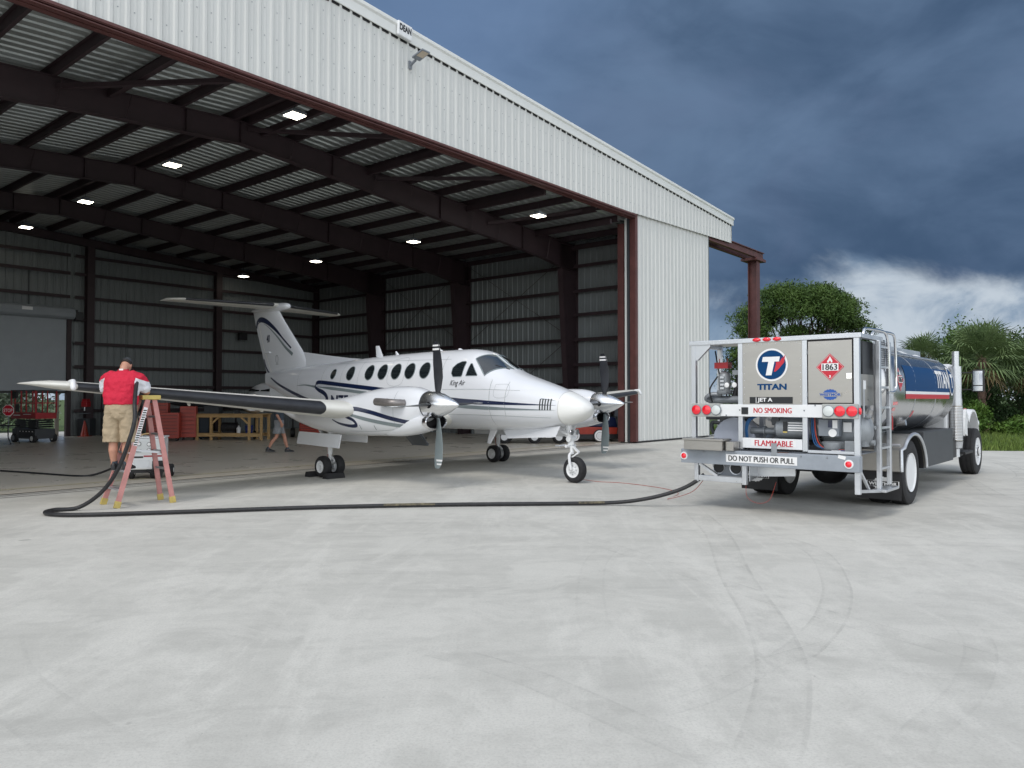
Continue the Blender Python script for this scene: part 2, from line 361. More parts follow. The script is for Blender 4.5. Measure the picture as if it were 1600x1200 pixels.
# rubber marks left by turning tyres
def tyre_marks():
    m = bpy.data.materials.new('tyre_rubber_marks'); m.use_nodes = True; nt = m.node_tree; b = nt.nodes['Principled BSDF']; N = nt.nodes.new; L = nt.links.new
    b.inputs['Base Color'].default_value = (.27, .27, .26, 1); b.inputs['Roughness'].default_value = .8
    at = N('ShaderNodeAttribute'); at.attribute_name = 'wear'; tc = N('ShaderNodeTexCoord')
    n = N('ShaderNodeTexNoise'); n.inputs['Scale'].default_value = 2.5; n.inputs['Detail'].default_value = 12; n.inputs['Roughness'].default_value = .7; L(tc.outputs['Object'], n.inputs['Vector'])
    mr = N('ShaderNodeMapRange'); L(n.outputs['Fac'], mr.inputs[0]); mr.inputs[1].default_value = .34; mr.inputs[2].default_value = .70
    mu = N('ShaderNodeMath'); mu.operation = 'MULTIPLY'; L(mr.outputs[0], mu.inputs[0]); L(at.outputs['Fac'], mu.inputs[1]); L(mu.outputs[0], b.inputs['Alpha'])
    P = [([(2.73,11.82),(2.5,9.31),(2.09,7.13),(1.88,5.69),(1.67,4.74),(1.38,3.98),(1.12,3.44)], .26, .38), ([(3.04,9.54),(3.28,8.33),(2.91,6.88),(2.45,5.86),(2.01,5.18),(1.7,4.8)], .2, .34),
         ([(-.6,5.1),(0,4.63),(.35,4.24),(.64,3.87),(1.03,3.44)], .2, .34), ([(.3,10.3),(.64,9.54),(1.34,7.99),(1.95,6.65),(2.42,5.78),(2.81,5.18),(3.13,4.69)], .22, .22),
         ([(12.9,22),(12.85,20.82),(12.25,18.83),(10.87,16.19),(9.4,14.9)], .25, .5), ([(9.6,16.2),(8.83,14.42),(8.28,12.99),(8.33,12.42),(8.9,11.8)], .22, .42),
         ([(.66,3.98),(1.06,4.24),(1.47,4.63),(1.64,4.8),(2.32,5.24)], .14, .26), ([(1.8,3.5),(2.0,3.76),(2.57,4.33),(3.12,5.11),(3.38,5.86)], .16, .2),
         ([(1.3,9),(.84,7.68),(.61,5.86),(.68,5.11)], .2, .16), ([(-3.6,5.3),(-3.02,4.53),(-2.24,3.83),(-1.72,3.44)], .3, .2),
         ([(7.5,11.2),(6,10.4),(4,10.2),(2,10.6),(0,11.1)], .25, .22), ([(8.5,10.2),(6.6,9.2),(5,9.2),(3.4,9.6)], .25, .2), ([(-4,13.2),(-1,12.9),(2,12.6)], .3, .16)]
    PRF = [(-1, 0), (-.96, .8), (-.84, .7), (-.78, .3), (-.3, .22), (.3, .22), (.78, .3), (.84, .8), (.96, .8), (1, 0)]; NP = len(PRF)
    vs, fs, cs = [], [], []
    for k, (pts, w, al) in enumerate(P):
        c = bez([(x, y, .004+.0004*k) for x, y in pts], 12); n = len(c)
        for i, p in enumerate(c):
            d = (c[min(i+1, n-1)]-c[max(i-1, 0)]).normalized(); s = V((-d.y, d.x, 0)); e = min(1, i/8, (n-1-i)/8)
            for q, a in PRF: vs.append(p+s*q*w*.62); cs.append(a*al*e*.58)
            if i: fs += [((i-1)*NP+j+len(vs)-NP*(i+1), (i-1)*NP+j+1+len(vs)-NP*(i+1), i*NP+j+1+len(vs)-NP*(i+1), i*NP+j+len(vs)-NP*(i+1)) for j in range(NP-1)]
    mb = MB(); mb.add(vs, fs); o = struct('tyre_marks', mb, m)
    at = o.data.attributes.new('wear', 'FLOAT', 'POINT'); at.data.foreach_set('value', cs)
tyre_marks()

# ------------------------------------------------------------------ hangar (x along the front, y into the building)
H = thing('aircraft_hangar', 'big white ribbed steel hangar with open front, red-brown frames and raised gable hood', 'hangar', HO, HA)
RU = -13.85                                            # ridge
UL, UR, VB = -29.6, 1.9, 22.4
def roofz(u): return 9.32-.06*abs(u-RU)
def corr(mb, a0, a1, fn, pitch=.3048, h=.034, minor=.006):
    """ribbed sheet: fn(a, out, end) gives the point at position a with outward offset, at end 0 or 1"""
    prof = [(0, 0), (.06, 0), (.085, minor), (.105, minor), (.13, 0), (.19, 0), (.222, h), (.275, h), (.3047, 0)]
    n = int(math.ceil((a1-a0)/pitch)); b = len(mb.v); k = 0; vs = []
    for i in range(n):
        for x, o in prof:
            a = a0+i*pitch+x
            if a > a1: a = a1
            vs += [fn(a, o, 0), fn(a, o, 1)]; k += 1
    mb.add(vs, [(2*i, 2*i+2, 2*i+3, 2*i+1) for i in range(k-1)])
    return mb
def hoodtop(u): return 11.30-.0593*abs(u-RU)
def hoodbot(u): return 8.55+max(0, u+1)*.03
h = corr(MB(), -34, 8.55, lambda a, o, e: (a, -o, hoodtop(a)-.06 if e else hoodbot(a)), h=.027)
obj('gable_hood', h, M['wallwhite'], H)
obj('hood_end_panel', corr(MB(), .03, .9, lambda a, o, e: (8.53+o*.3, a, hoodtop(8.5)-.1 if e else hoodbot(8.5)), .3048), M['wallwhite'], H)
obj('hood_back_panel', MB().add([(u, .45, z) for u in (-34, RU, 0, 8.5) for z in (hoodbot(u), hoodtop(u)-.1)], [(0, 2, 3, 1), (2, 4, 5, 3), (4, 6, 7, 5)]), M['wallwhite'], H)
t = MB()
for s0, s1 in ((-34, RU), (RU, 8.66)):
    prof = [(-.075, -.33), (-.075, -.10), (-.12, -.055), (-.12, .02), (-.09, .05), (.35, .05), (.35, -.05), (-.04, -.05), (-.04, -.33)]
    t.ring([[(u, v, hoodtop(u)+z) for v, z in prof] for u in (s0, s1)])
obj('rake_trim', t, M['trim'], H, bevel=.006)
t = MB()
for s0, s1 in ((-34, RU), (RU, 8.5)): t.ring([[(u, v, hoodtop(u)+z) for v, z in ((-.018, -.375), (-.003, -.375), (-.003, -.30), (-.018, -.30))] for u in (s0, s1)])
obj('closure_gap_shade', t, M['black'], H)  # black closure below the trim, painting the shade in the rib gaps
t = MB()
t.box(-34, .0, -.045, .34, 8.49, 8.545)
obj('hood_soffit', t, M['redox'], H)
for v in (.05, .23): obj('door_track', MB().box(-34, -.01, v-.012, v+.012, 8.44, 8.475).box(-34, -.01, v-.07, v+.07, 8.425, 8.44).box(-34, -.01, v-.07, v+.07, 8.475, 8.489), M['redox'], H)
for v0, v1 in ((.02, .19), (.55, .72)):
    t = MB().box(6.35, 12.6, (v0+v1)/2-.01, (v0+v1)/2+.01, 8.66, 8.93)
    for z0, z1 in ((8.62, 8.66), (8.93, 8.97)): t.box(6.35, 12.6, v0, v1, z0, z1)
    obj('track_outrigger', t, M['redox'], H)
obj('outrigger_bearing', MB().box(11.5, 12.7, -.02, .8, 8.5, 8.62), M['redox'], H)
t = MB().box(11.85, 12.25, .12, .15, 0, 8.5).box(11.85, 12.25, .55, .58, 0, 8.5).box(12.04, 12.06, .15, .55, 0, 8.5).box(11.8, 12.3, .05, .65, 0, .03)
obj('outrigger_post', t, M['redox'], H)
t = MB().box(UL, -.02, .345, .44, 8.48, 8.64); obj('header_beam', t, M['oxdark'], H)
# sliding leaves parked at the right jamb
for v, u0, lt in ((.10, .04, 8.9), (.62, .02, 8.3)):
    lf = bpy.data.objects.new('sliding_door', None); COL.objects.link(lf); lf.parent = H
    c = corr(MB(), u0+.16, u0+6.28, lambda a, o, e: (a, v-o+.0, lt if e else .07))
    obj('ribbed_skin', c, M['wallwhite'], lf)
    e = MB().box(u0-.005, u0+.17, v-.045, v+.20, .05, lt)
    obj('jamb_edge', e, M['redox'], lf)
    c = MB().box(u0+.17, u0+6.3, v+.06, v+.19, .1, lt-.05).box(u0+6.25, u0+6.31, v-.03, v+.06, .07, lt); obj('leaf_back', c, M['liner'], lf)
    c = MB().box(u0+.1, u0+6.2, v-.03, v+.15, .022, .07); obj('bottom_seal', c, M['black'], lf)
t = MB().box(.03, .09, .32, .42, .03, 8.5); obj('jamb_seal', t, M['darkgrey'], H)
t = MB().box(.05, .12, .44, .53, .03, 8.5); obj('jamb_flashing', t, M['trim'], H)
# rows of screw heads in the cladding
sc = MB()
for zf in (.35, .95, 1.55, 2.1):
    for i in range(128):
        u = -30+.3048*i+.03
        if u > 8.4: break
        z = hoodbot(u)+zf
        if z < hoodtop(u)-.45: sc.box(u-.009, u+.009, -.010, 0, z-.009, z+.009)
for z in (1.1, 2.3, 3.5, 4.7, 5.9, 7.1, 8.2):
    for i in range(20): u = .23+.3048*i; sc.box(u-.008, u+.008, .09, .10, z-.008, z+.008)
o = obj('cladding_screws', sc, M['midgrey'], H); o['kind'] = 'stuff'
# walls
obj('right_wall', corr(MB(), .95, VB, lambda a, o, e: (UR-o, a, roofz(UR)-.03 if e else .0)), M['liner'], H)
obj('right_wall_skin', corr(MB(), .95, VB, lambda a, o, e: (UR+.05+o, a, roofz(UR)+.1 if e else .0)), M['wallwhite'], H)
obj('left_wall', corr(MB(), .95, VB, lambda a, o, e: (UL+o, a, roofz(UL)-.03 if e else .0), .3048), M['liner'], H)
OPL, OPR, OPZ = -17.0, -11.35, 5.2
t = MB()
for a0, a1, z0 in ((UL, OPL, 0), (OPL, OPR, OPZ), (OPR, UR, 0)):
    corr(t, a0, a1, lambda a, o, e: (a, VB-o, roofz(a)-.03 if e else z0))
obj('rear_wall', t, M['liner'], H)
t = MB().box(UL-.1, OPL, VB+.04, VB+.1, 0, 7.9).box(OPR, UR+.1, VB+.04, VB+.1, 0, 7.9).box(OPL, OPR, VB+.04, VB+.1, OPZ, 7.9)
obj('rear_wall_skin', t, M['wallwhite'], H)
# roof sheet, ribs running up the slope
t = MB()
for s0, s1 in ((UL-.4, RU), (RU, UR+.5)):
    corr(t, .46, VB+.2, lambda a, o, e: ((s1 if e else s0), a, roofz(s1 if e else s0)-.05+o*1.5), minor=0)
obj('roof_deck', t, M['deck'], H)
t = MB()
for s0, s1 in ((UL-.5, RU), (RU, UR+.6)): t.ring([[(u, v, roofz(u)+z) for v, z in ((.465, .03), (VB+.3, .03), (VB+.3, .09), (.465, .09))] for u in (s0, s1)])
obj('roof_skin', t, M['wallwhite'], H)
k = 0
for sgn in (-1, 1):
    for i in range(11):
        u = RU+sgn*(.22+1.45*i)
        if u < UL+.3 or u > UR-.3: continue
        z = roofz(u)-.055
        p = MB().box(u-.006, u+.006, .46, VB-.05, z-.21, z).box(u-.075, u+.006, .46, VB-.05, z-.006, z).box(u-.006, u+.075, .46, VB-.05, z-.214, z-.205).box(u+.068, u+.075, .46, VB-.05, z-.205, z-.17)
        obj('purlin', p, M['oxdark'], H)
# rigid frames
dep = interp([0, 3.5, 7.5, 10.5, 13.2, 14.6, 15.8], [.58, .62, .78, .82, .92, 1.05, 1.1])
for v in (4.0, 10.2, 16.3, 22.05):
    rear = v > 20
    xs = [-15.7+15.7*2*i/60 for i in range(61)]
    top = [(RU+x, roofz(RU+x)-.27) for x in xs]
    bot = [(RU+x, roofz(RU+x)-.27-(.34 if rear else dep(abs(x)))) for x in xs]
    rf = obj('rafter', MB().add([(u, v+s*.006, z) for (u, z) in top+bot for s in (-1, 1)],
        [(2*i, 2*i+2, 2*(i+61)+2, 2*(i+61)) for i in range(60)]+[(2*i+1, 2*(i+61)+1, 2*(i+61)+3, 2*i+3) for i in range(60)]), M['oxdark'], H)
    fl = MB()
    for line, dz in ((top, 0), (bot, -.012)):
        fl.ring([[(u, v-.11, z), (u, v+.11, z), (u, v+.11, z+.012), (u, v-.11, z+.012)] for u, z in [(a, b+dz) for a, b in line]])
    obj('flange', fl, M['oxdark'], rf)
    if not rear:
        for i in range(1, 20):
            st = MB()
            x = -15+1.5*i; u = RU+x; zt = roofz(u)-.27; zb = zt-dep(abs(x))
            st.box(u-.006, u+.006, v-.09, v-.007, zb, zt) if i % 3 == 0 or i == 10 else st.bar((u, v-.10, zb), (u+.10, v-.20, zt-.02), .022, .022)
            obj('stiffener', st, M['oxdark'], rf)
    for sg, wall in ((1, UR-.08), (-1, UL+.08)):
        zt = roofz(wall)-.27; w0, w1 = (.3, .3) if rear else (.62, 1.15)
        pr = [(wall, 0), (wall-sg*w0, 0), (wall-sg*w1, zt-dep(15)), (wall-sg*w1, zt), (wall, zt)]
        c = MB().prism([(u, v-.006, z) for u, z in pr], (0, .012, 0))
        ring = lambda p, q, s: [(p[0]-.008, v-.12, p[1]), (p[0]+.008, v-.12, p[1]), (p[0]+.008, v+.12, p[1]), (p[0]-.008, v+.12, p[1])]
        for a, b in ((pr[0], pr[4]), (pr[1], pr[2])): c.ring([ring(a, b, 0), ring(b, a, 0)])
        c.box(wall-sg*w1-.01 if sg > 0 else wall, wall if sg > 0 else wall+w1+.01, v-.12, v+.12, zt-.012, zt)
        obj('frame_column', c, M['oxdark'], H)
for u in (-22.8, -16.75, -10.5, -4.3):
    z = roofz(u)-.6; c = MB().box(u-.16, u+.16, VB-.43, VB-.41, 0, z).box(u-.16, u+.16, VB-.14, VB-.12, 0, z).box(u-.008, u+.008, VB-.41, VB-.14, 0, z)
    obj('end_wall_column', c, M['oxdark'], H)
for z in (1.13, 2.25, 3.1, 4.15, 5.2, 6.2, 7.25, 8.05):
    prof = lambda x, y, s: None
    g = MB().box(UR-.26, UR-.05, .95, VB-.1, z-.004, z+.004).box(UR-.262, UR-.254, .95, VB-.1, z-.07, z+.07)
    if z < 8: obj('side_girt', g, M['oxdark'], H)
    else: obj('eave_strut', MB().box(UR-.34, UR-.05, .95, VB-.1, 8.0, 8.1).box(UR-.35, UR-.33, .95, VB-.1, 7.93, 8.15), M['oxdark'], H)
    if z < 7.7: obj('side_girt', MB().box(UL+.05, UL+.25, .95, VB-.1, z-.05, z+.05), M['oxdark'], H)
    for u0, u1 in ((UL, OPL-.15), (OPL-.15, OPR+.15), (OPR+.15, UR)):
        if u0 == OPL-.15 and z < OPZ+.05: continue
        b = MB().box(u0+.1, u1-.1, VB-.25, VB-.05, z-.004, z+.004).box(u0+.1, u1-.1, VB-.254, VB-.246, z-.07, z+.07)
        obj('rear_girt', b, M['oxdark'], H)
for v0, v1 in ((4.2, 10.0), (10.4, 16.1)):
    for z0, z1 in ((.3, 4.2), (4.2, .3), (4.3, 7.9), (7.9, 4.3)): obj('wind_brace', MB().cyl((UR-.3, v0, z0), (UR-.3, v1, z1), .012, n=6), M['oxdark'], H)
for (u0, u1) in ((-18.3, -15.9), (-13.6, -11.2), (-9.2, -6.4), (-3.9, -1.6), (-22.6, -25)):
    zr = roofz(u0)-.27-dep(abs(u0-RU)); obj('header_brace', MB().bar((u0, 3.95, zr+.45), (u1, .46, 8.56), .10, .10), M['oxdark'], H)
for u in (-17.2, -13.2, -9.5, -5, -1):
    obj('jack_beam', MB().box(u-.05, u+.05, .47, 3.95, roofz(u)-.46, roofz(u)-.28), M['oxdark'], H)
# half-raised roller shutter in the rear wall
sh = MB(); n = 44; z0, z1 = 1.98, 5.2
sh.ring([[(u, VB-.30+(.012 if i % 2 else 0), z0+(z1-z0)*i/n) for u in (OPL+.1, OPR-.1)]+[(u, VB-.33, z0+(z1-z0)*i/n) for u in (OPR-.1, OPL+.1)] for i in range(n+1)])
shu = obj('roller_shutter', sh, M['shutter'], H)
obj('bottom_bar', MB().box(OPL+.1, OPR-.1, VB-.36, VB-.27, 1.90, 2.0), M['black'], shu)
obj('coil_hood', MB().cyl((OPL-.1, VB-.5, 5.42), (OPR+.1, VB-.5, 5.42), .26, n=10), M['shutter'], shu, smooth=30)
obj('drive_motor', MB().box(OPR+.12, OPR+.42, VB-.7, VB-.42, 5.15, 5.5).cyl((OPR+.2, VB-.5, 5.1), (OPR+.2, VB-.5, 5.6), .07), M['black'], shu)
obj('guide_channel', MB().box(OPR-.12, OPR+.06, VB-.42, VB-.2, 0, 5.2).box(OPL-.06, OPL+.12, VB-.42, VB-.2, 0, 5.2), M['oxdark'], shu)
obj('sill_post', MB().box(OPR-.42, OPR-.26, VB+.02, VB+.06, 0, 1.98), mat('beige_jamb', (.36, .32, .27), .6, var=.1), H)
obj('rating_plate', MB().box(-13.35, -12.95, VB-.78, VB-.765, 5.42, 5.56), M['white'], shu)
obj('conduit', MB().cyl((-12.9, VB-.1, 5.7), (-12.9, VB-.1, 7.2), .015, n=6).cyl((-8.9, VB-.3, 1), (-8.9, VB-.3, 6.6), .012, n=6), M['darkgrey'], H)
obj('wall_speaker', MB().box(-3.2, -2.8, VB-.6, VB-.3, 4.75, 5.15), M['black'], H, bevel=.02)
# ceiling lights
spots = [(-13.95, 1.35, 8.55, 'nearest of the lit square lamps hanging under the ridge, just inside the door header'), (-13.9, 7.6, 8.58, 'second lit lamp from the door along the hangar ridge, behind the first rafter'),
         (-13.8, 14.1, 8.58, 'third lit lamp from the door along the hangar ridge, behind the second rafter'), (-13.7, 20.2, 8.58, 'lit lamp farthest back under the ridge, above the roller shutter'),
         (-4.3, 1.3, 7.88, 'lit square lamp hanging nearest the right door jamb'), (-4.0, 7.8, 7.90, 'lit lamp hanging between first and second rafters on the low right side'),
         (-3.8, 14.5, 7.92, 'lit lamp hanging above the aircraft tail on the low right side'), (-3.6, 20.9, 7.92, 'small lit lamp at the back of the low right side by the rear wall')]
proto = None
for u, v, z, lab in spots:
    p = hw(u, v, z)
    if proto is None:
        proto = thing('hanging_lamp', lab, 'ceiling lamp', p, HA, 'square lamps hung from the hangar roof')
        obj('housing', MB().box(-.205, .205, -.205, .205, .02, .09).box(-.1, .1, -.1, .1, .09, .17), M['grey'], proto, bevel=.01)
        obj('diffuser', MB().box(-.19, .19, -.19, .19, .0, .02), M['led'], proto)
        obj('drop_rod', MB().cyl((0, 0, .17), (0, 0, .52), .008, n=6), M['black'], proto)
    else: dup(proto, p, HA, lab)
# wall lamp and maker's plate on the hood
WLS = .72
wl = thing('wall_floodlight', 'grey arm-mounted floodlight fixed on the white gable hood', 'floodlight', hw(-11.45, 0, 10.32), HA)
obj('wall_bracket', MB().box(-.07, .07, -.10, -.036, -.22, .06), M['grey'], wl, bevel=.01)
obj('arm', MB().tube(bez([(0, -.08, -.1), (0, -.2, -.04), (.02, -.34, .04)]), .05, 10), M['grey'], wl, smooth=40)
R = Matrix.Translation((.02, -.55, .11)) @ Matrix.Rotation(math.radians(-14), 4, 'X')
obj('lamp_head', MB().box(-.19, .19, -.34, .22, -.01, .05, R).box(-.13, .13, -.1, .18, .05, .09, R), M['grey'], wl, bevel=.01)
obj('lens_panel', MB().box(-.15, .15, -.3, .02, -.016, -.011, R), mat('frosted_lens', (.55, .46, .36), .4), wl)
wl.scale = (WLS,)*3
sg = thing('maker_plate', 'small white plate with black lettering on the sloping roof edge of the hangar', 'sign', hw(-11.72, -.14, hoodtop(-11.72)-.13), HA)
SR = Matrix.Rotation(math.atan(.0593), 4, 'Y')
obj('plate', MB().box(-.36, .36, -.03, .05, -.26, .21, SR), M['white'], sg, bevel=.03)
t = MB(); letter(t, 'DEAN', .22, lambda x, y: SR @ V((x, -.034, y+.02)), bold=.05, fit=.60); obj('lettering', t, M['decalblack'], sg); sg.scale = (.66, 1, .80)
# ------------------------------------------------------------------ twin turboprop
AY = -.7421
A = thing('turboprop_aircraft', 'white twin-engine turboprop aircraft with T-tail and navy stripes at the hangar mouth', 'aircraft', (-2.1194, 18.1297, 0), AY)
st_x = [-7.2, -6.9, -6.0, -5, -4, -3, -2, -1, 0, 1, 1.75, 2.1, 2.45, 2.75, 3.05, 3.4, 3.9, 4.3, 4.6, 4.8, 4.92, 4.97]
f_zt = interp(st_x, [2.44, 2.46, 2.52, 2.57, 2.61, 2.65, 2.70, 2.735, 2.755, 2.765, 2.76, 2.72, 2.59, 2.40, 2.25, 2.13, 1.98, 1.85, 1.735, 1.635, 1.545, 1.47])
f_zb = interp(st_x, [2.10, 2.0, 1.74, 1.50, 1.32, 1.16, 1.06, 1.0, .98, .98, .98, .98, .98, .985, .99, 1.0, 1.04, 1.10, 1.175, 1.255, 1.34, 1.43])
f_w = interp(st_x, [.04, .10, .29, .44, .565, .66, .725, .75, .755, .755, .755, .75, .745, .735, .715, .665, .565, .46, .355, .26, .155, .03])
def fus(x, th, off=0):
    """fuselage skin: th = 0 at the aircraft's right (-y), 90 deg on top"""
    zt, zb, w = f_zt(x), f_zb(x), f_w(x); zm = zb+(zt-zb)*.47; n = 2.35
    c, s = math.cos(th), math.sin(th); e = 2/n
    return V((x, -(w+off)*math.copysign(abs(c)**e, c), zm+(((zt-zm) if s > 0 else (zm-zb))+off)*math.copysign(abs(s)**e, s)))
def th_of(x, z):
    lo, hi = -PI/2, PI/2
    for _ in range(40):
        m = (lo+hi)/2
        if fus(x, m).z < z: lo = m
        else: hi = m
    return lo
def side(x, z, off=.004, sg=-1):
    """point on the right (sg -1) or left flank at x, z"""
    p = fus(x, th_of(x, z), off); return V((p.x, p.y*-sg, p.z))
xs = sorted(set([-7.2+.15*i for i in range(78)]+[4.45, 4.6, 4.7, 4.8, 4.86, 4.9, 4.93, 4.955, 4.97])); xs = [x for x in xs if x <= 4.97]
b = MB().ring([[fus(x, 2*PI*k/56) for k in range(56)] for x in xs if x <= 4.46])
obj('fuselage', b, M['paintw'], A, smooth=50)
b = MB().ring([[fus(x, 2*PI*k/56, .001) for k in range(56)] for x in [4.46]+[x for x in xs if x > 4.46]])
obj('radome', b, mat('radome_white', (.85, .85, .82), .32, coat=.3), A, smooth=60)
b = MB().ring([[fus(x, 2*PI*k/48, .003) for k in range(48)] for x in (4.449, 4.457)], cap=False); obj('nose_seam', b, M['offw'], A)
def disc(fn, rx, rz, n=28, rings=4):
    vs = [fn(0, 0)]; fs = []
    for r in range(1, rings+1): vs += [fn(rx*r/rings*math.cos(2*PI*k/n), rz*r/rings*math.sin(2*PI*k/n)) for k in range(n)]
    fs += [(0, 1+k, 1+(k+1) % n) for k in range(n)]
    for r in range(rings-1): fs += [(1+r*n+k, 1+(r+1)*n+k, 1+(r+1)*n+(k+1) % n, 1+r*n+(k+1) % n) for k in range(n)]
    return vs, fs
def loop_tube(pts, r, n=6):
    return MB().tube(pts+[pts[0]], r, n, cap=False)
for sg in (-1, 1):
    for x, rr in ((-2.81, .125), (-2.0, .168), (-1.19, .175), (-.67, .175), (-.16, .175), (.34, .175), (.86, .175)):
        if sg == 1 and x == -2.0: continue
        fn = lambda a, c: side(x+a, 2.29+c, .006, sg)
        w = MB().add(*disc(fn, rr, rr*1.03)); wo = obj('cabin_window', w, M['glass'], A, smooth=60)
        obj('window_frame', loop_tube([side(x+rr*math.cos(q), 2.29+rr*1.03*math.sin(q), .004, sg) for q in (2*PI*k/28 for k in range(28))], .009), M['gstripe'], wo, smooth=60)
    def quadpatch(cs, nu=8, nv=8, off=.006):
        return MB().grid(lambda u, v: (lambda q: fus(q[0], q[1], off))([((cs[0][i]*(1-u)+cs[1][i]*u)*(1-v)+(cs[3][i]*(1-u)+cs[2][i]*u)*v) for i in (0, 1)]), nu, nv)
    # cockpit side window: rounded at the rear, straight at the front
    out = [(1.74+.02, 2.20), (1.82, 2.13), (2.06, 2.13), (2.09, 2.16), (2.11, 2.43), (2.08, 2.455), (1.98, 2.455), (1.86, 2.41), (1.76, 2.32)]
    def polywin(pts, nm, par=A):
        cx, cz = sum(p[0] for p in pts)/len(pts), sum(p[1] for p in pts)/len(pts); vs = [side(cx, cz, .006, sg)]; R = 4; n = len(pts)
        for r in range(1, R+1): vs += [side(cx+(x-cx)*r/R, cz+(z-cz)*r/R, .006, sg) for x, z in pts]
        fs = [(0, 1+k, 1+(k+1) % n) for k in range(n)]
        for r in range(R-1): fs += [(1+r*n+k, 1+(r+1)*n+k, 1+(r+1)*n+(k+1) % n, 1+r*n+(k+1) % n) for k in range(n)]
        o = obj(nm, MB().add(vs, fs), M['glass'], A, smooth=60)
        obj('window_frame', loop_tube([side(x, z, .004, sg) for x, z in pts], .008), M['gstripe'], o)
    def dense(p, n=4): return [((a[0]*(n-k)+b_[0]*k)/n, (a[1]*(n-k)+b_[1]*k)/n) for a, b_ in zip(p, p[1:]+p[:1]) for k in range(n)]
    polywin(dense(out), 'cockpit_side_window'); polywin(dense([(2.20, 2.14), (2.50, 2.14), (2.50, 2.16), (2.28, 2.40), (2.24, 2.40)]), 'quarter_window')
    # windscreen pane
    a0, a1 = th_of(2.30, 2.50), th_of(2.68, 2.14)
    cs = [(2.44, PI/2-.05), (2.98, PI/2-.05), (2.68, a1), (2.29, a0)]
    w = quadpatch(cs, 10, 12); 
    if sg == 1: w.v = [(x, -y, z) for x, y, z in w.v]
    wo = obj('windscreen_pane', w, M['glass'], A, smooth=60)
    P = lambda q: (lambda p: V((p.x, p.y*(-1 if sg == 1 else 1), p.z)))(fus(q[0], q[1], .006))
    lp = [P((cs[i][0]*(1-t/8)+cs[(i+1) % 4][0]*t/8, cs[i][1]*(1-t/8)+cs[(i+1) % 4][1]*t/8)) for i in range(4) for t in range(8)]
    obj('window_frame', loop_tube(lp, .013), M['gstripe'], wo)
    obj('wiper', MB().bar(P((2.98, PI/2-.2)), P((2.72, PI/2-.42)), .02, .02), M['black'], wo)
    # paint stripes, wrapped on the skin
    def ribbon(path, wid, off, nm, m, surf=side):
        c = bez([(x, 0, z) for x, z in path], 10); n = len(c); vs = []; fs = []
        for i, p in enumerate(c):
            d = (c[min(i+1, n-1)]-c[max(i-1, 0)]).normalized(); q = V((-d.z, 0, d.x)); t = i/(n-1)
            w = wid(t) if callable(wid) else wid
            for k in range(5): r = p+q*w*(k/4-.5); vs.append(surf(r.x, r.z, off, sg))
            if i: fs += [((i-1)*5+k, (i-1)*5+k+1, i*5+k+1, i*5+k) for k in range(4)]
        return obj(nm, MB().add(vs, fs), m, A, smooth=60)
    tap = lambda w0: (lambda t: w0*min(1, (1-t)*5+.02)*min(1, t*8+.12))
    ribbon([(-3.62, 2.02), (-3.55, 2.075), (-3.3, 2.085), (-2, 1.985), (-.5, 1.86), (1, 1.715), (2.06, 1.615), (3.2, 1.565), (4.42, 1.525)], tap(.10), .004, 'navy_stripe', M['navy'])
    ribbon([(-3.6, 1.98), (-2.6, 1.91), (-1.5, 1.82), (0, 1.68), (1, 1.60), (2.06, 1.50), (3.2, 1.455), (4.42, 1.43)], tap(.075), .004, 'grey_stripe', M['gstripe'])
    ribbon([(4.1, 1.655), (4.3, 1.63), (4.45, 1.61)], lambda t: .02*(1-t), .004, 'grey_stripe', M['gstripe'])
    ribbon([(-3.63, 2.03), (-3.62, 1.96), (-3.45, 1.89), (-3.2, 1.82), (-3.05, 1.72), (-3.07, 1.60), (-3.3, 1.53), (-3.9, 1.58), (-4.9, 1.80), (-5.9, 2.05), (-6.7, 2.28)], lambda t: .04+.095*math.sin(PI*t), .004, 'navy_stripe', M['navy'])
    ribbon([(-4.75, 2.02), (-4.2, 2.03), (-3.62, 1.97)], lambda t: .006+.05*t, .004, 'grey_stripe', M['gstripe'])
    for i in range(5):
        x = 4.09+.055*i; ribbon([(x, 1.43), (x+.002, 1.54), (x+.004, 1.65)], .024, .008, 'cooling_louvre', M['decalblack'])
    t = MB(); letter(t, 'N75', .30, lambda x, y: side(-2.10-sg*x*-1 if sg > 0 else -2.42+x, 1.60+y, .006, sg), sub=2, bold=.035, shear=.12, sx=1.25); obj('registration', t, M['navy'], A)
    t = MB(); letter(t, 'King Air', .15, lambda x, y: side((1.98+x) if sg < 0 else (1.98-x), 1.98+y, .006, sg), sub=2, shear=.45, fit=.46); obj('script_lettering', t, M['decalblack'], A)
    for x, z0, z1 in ((1.45, 1.05, 2.6), (3.3, 1.3, 2.0), (2.9, 1.1, 2.05), (-3.35, 1.25, 2.55), (-4.7, 1.6, 2.5), (-1.62, 1.9, 2.65), (-2.4, 1.9, 2.65)):
        ribbon([(x, z0), (x, (z0+z1)/2), (x, z1)], .006, .003, 'panel_seam', M['gstripe'])
    for zz, xa, xb in ((1.86, 1.5, 3.6), (1.32, 1.6, 4.3), (2.56, -3, 1.6), (2.02, -4.7, -2.4)): ribbon([(xa, zz), ((xa+xb)/2, zz-.005), (xb, zz-.04)], .005, .003, 'panel_seam', M['gstripe'])
    ribbon([(3.02, 1.95), (3.32, 1.93), (3.33, 1.70), (3.03, 1.70), (3.02, 1.95)], .0035, .003, 'hatch_outline', M['gstripe'])
    ribbon([(-.40, 2.58), (.10, 2.58), (.11, 2.02), (-.41, 2.02), (-.40, 2.58)], .005, .003, 'exit_outline', M['gstripe'])
    rv = MB()
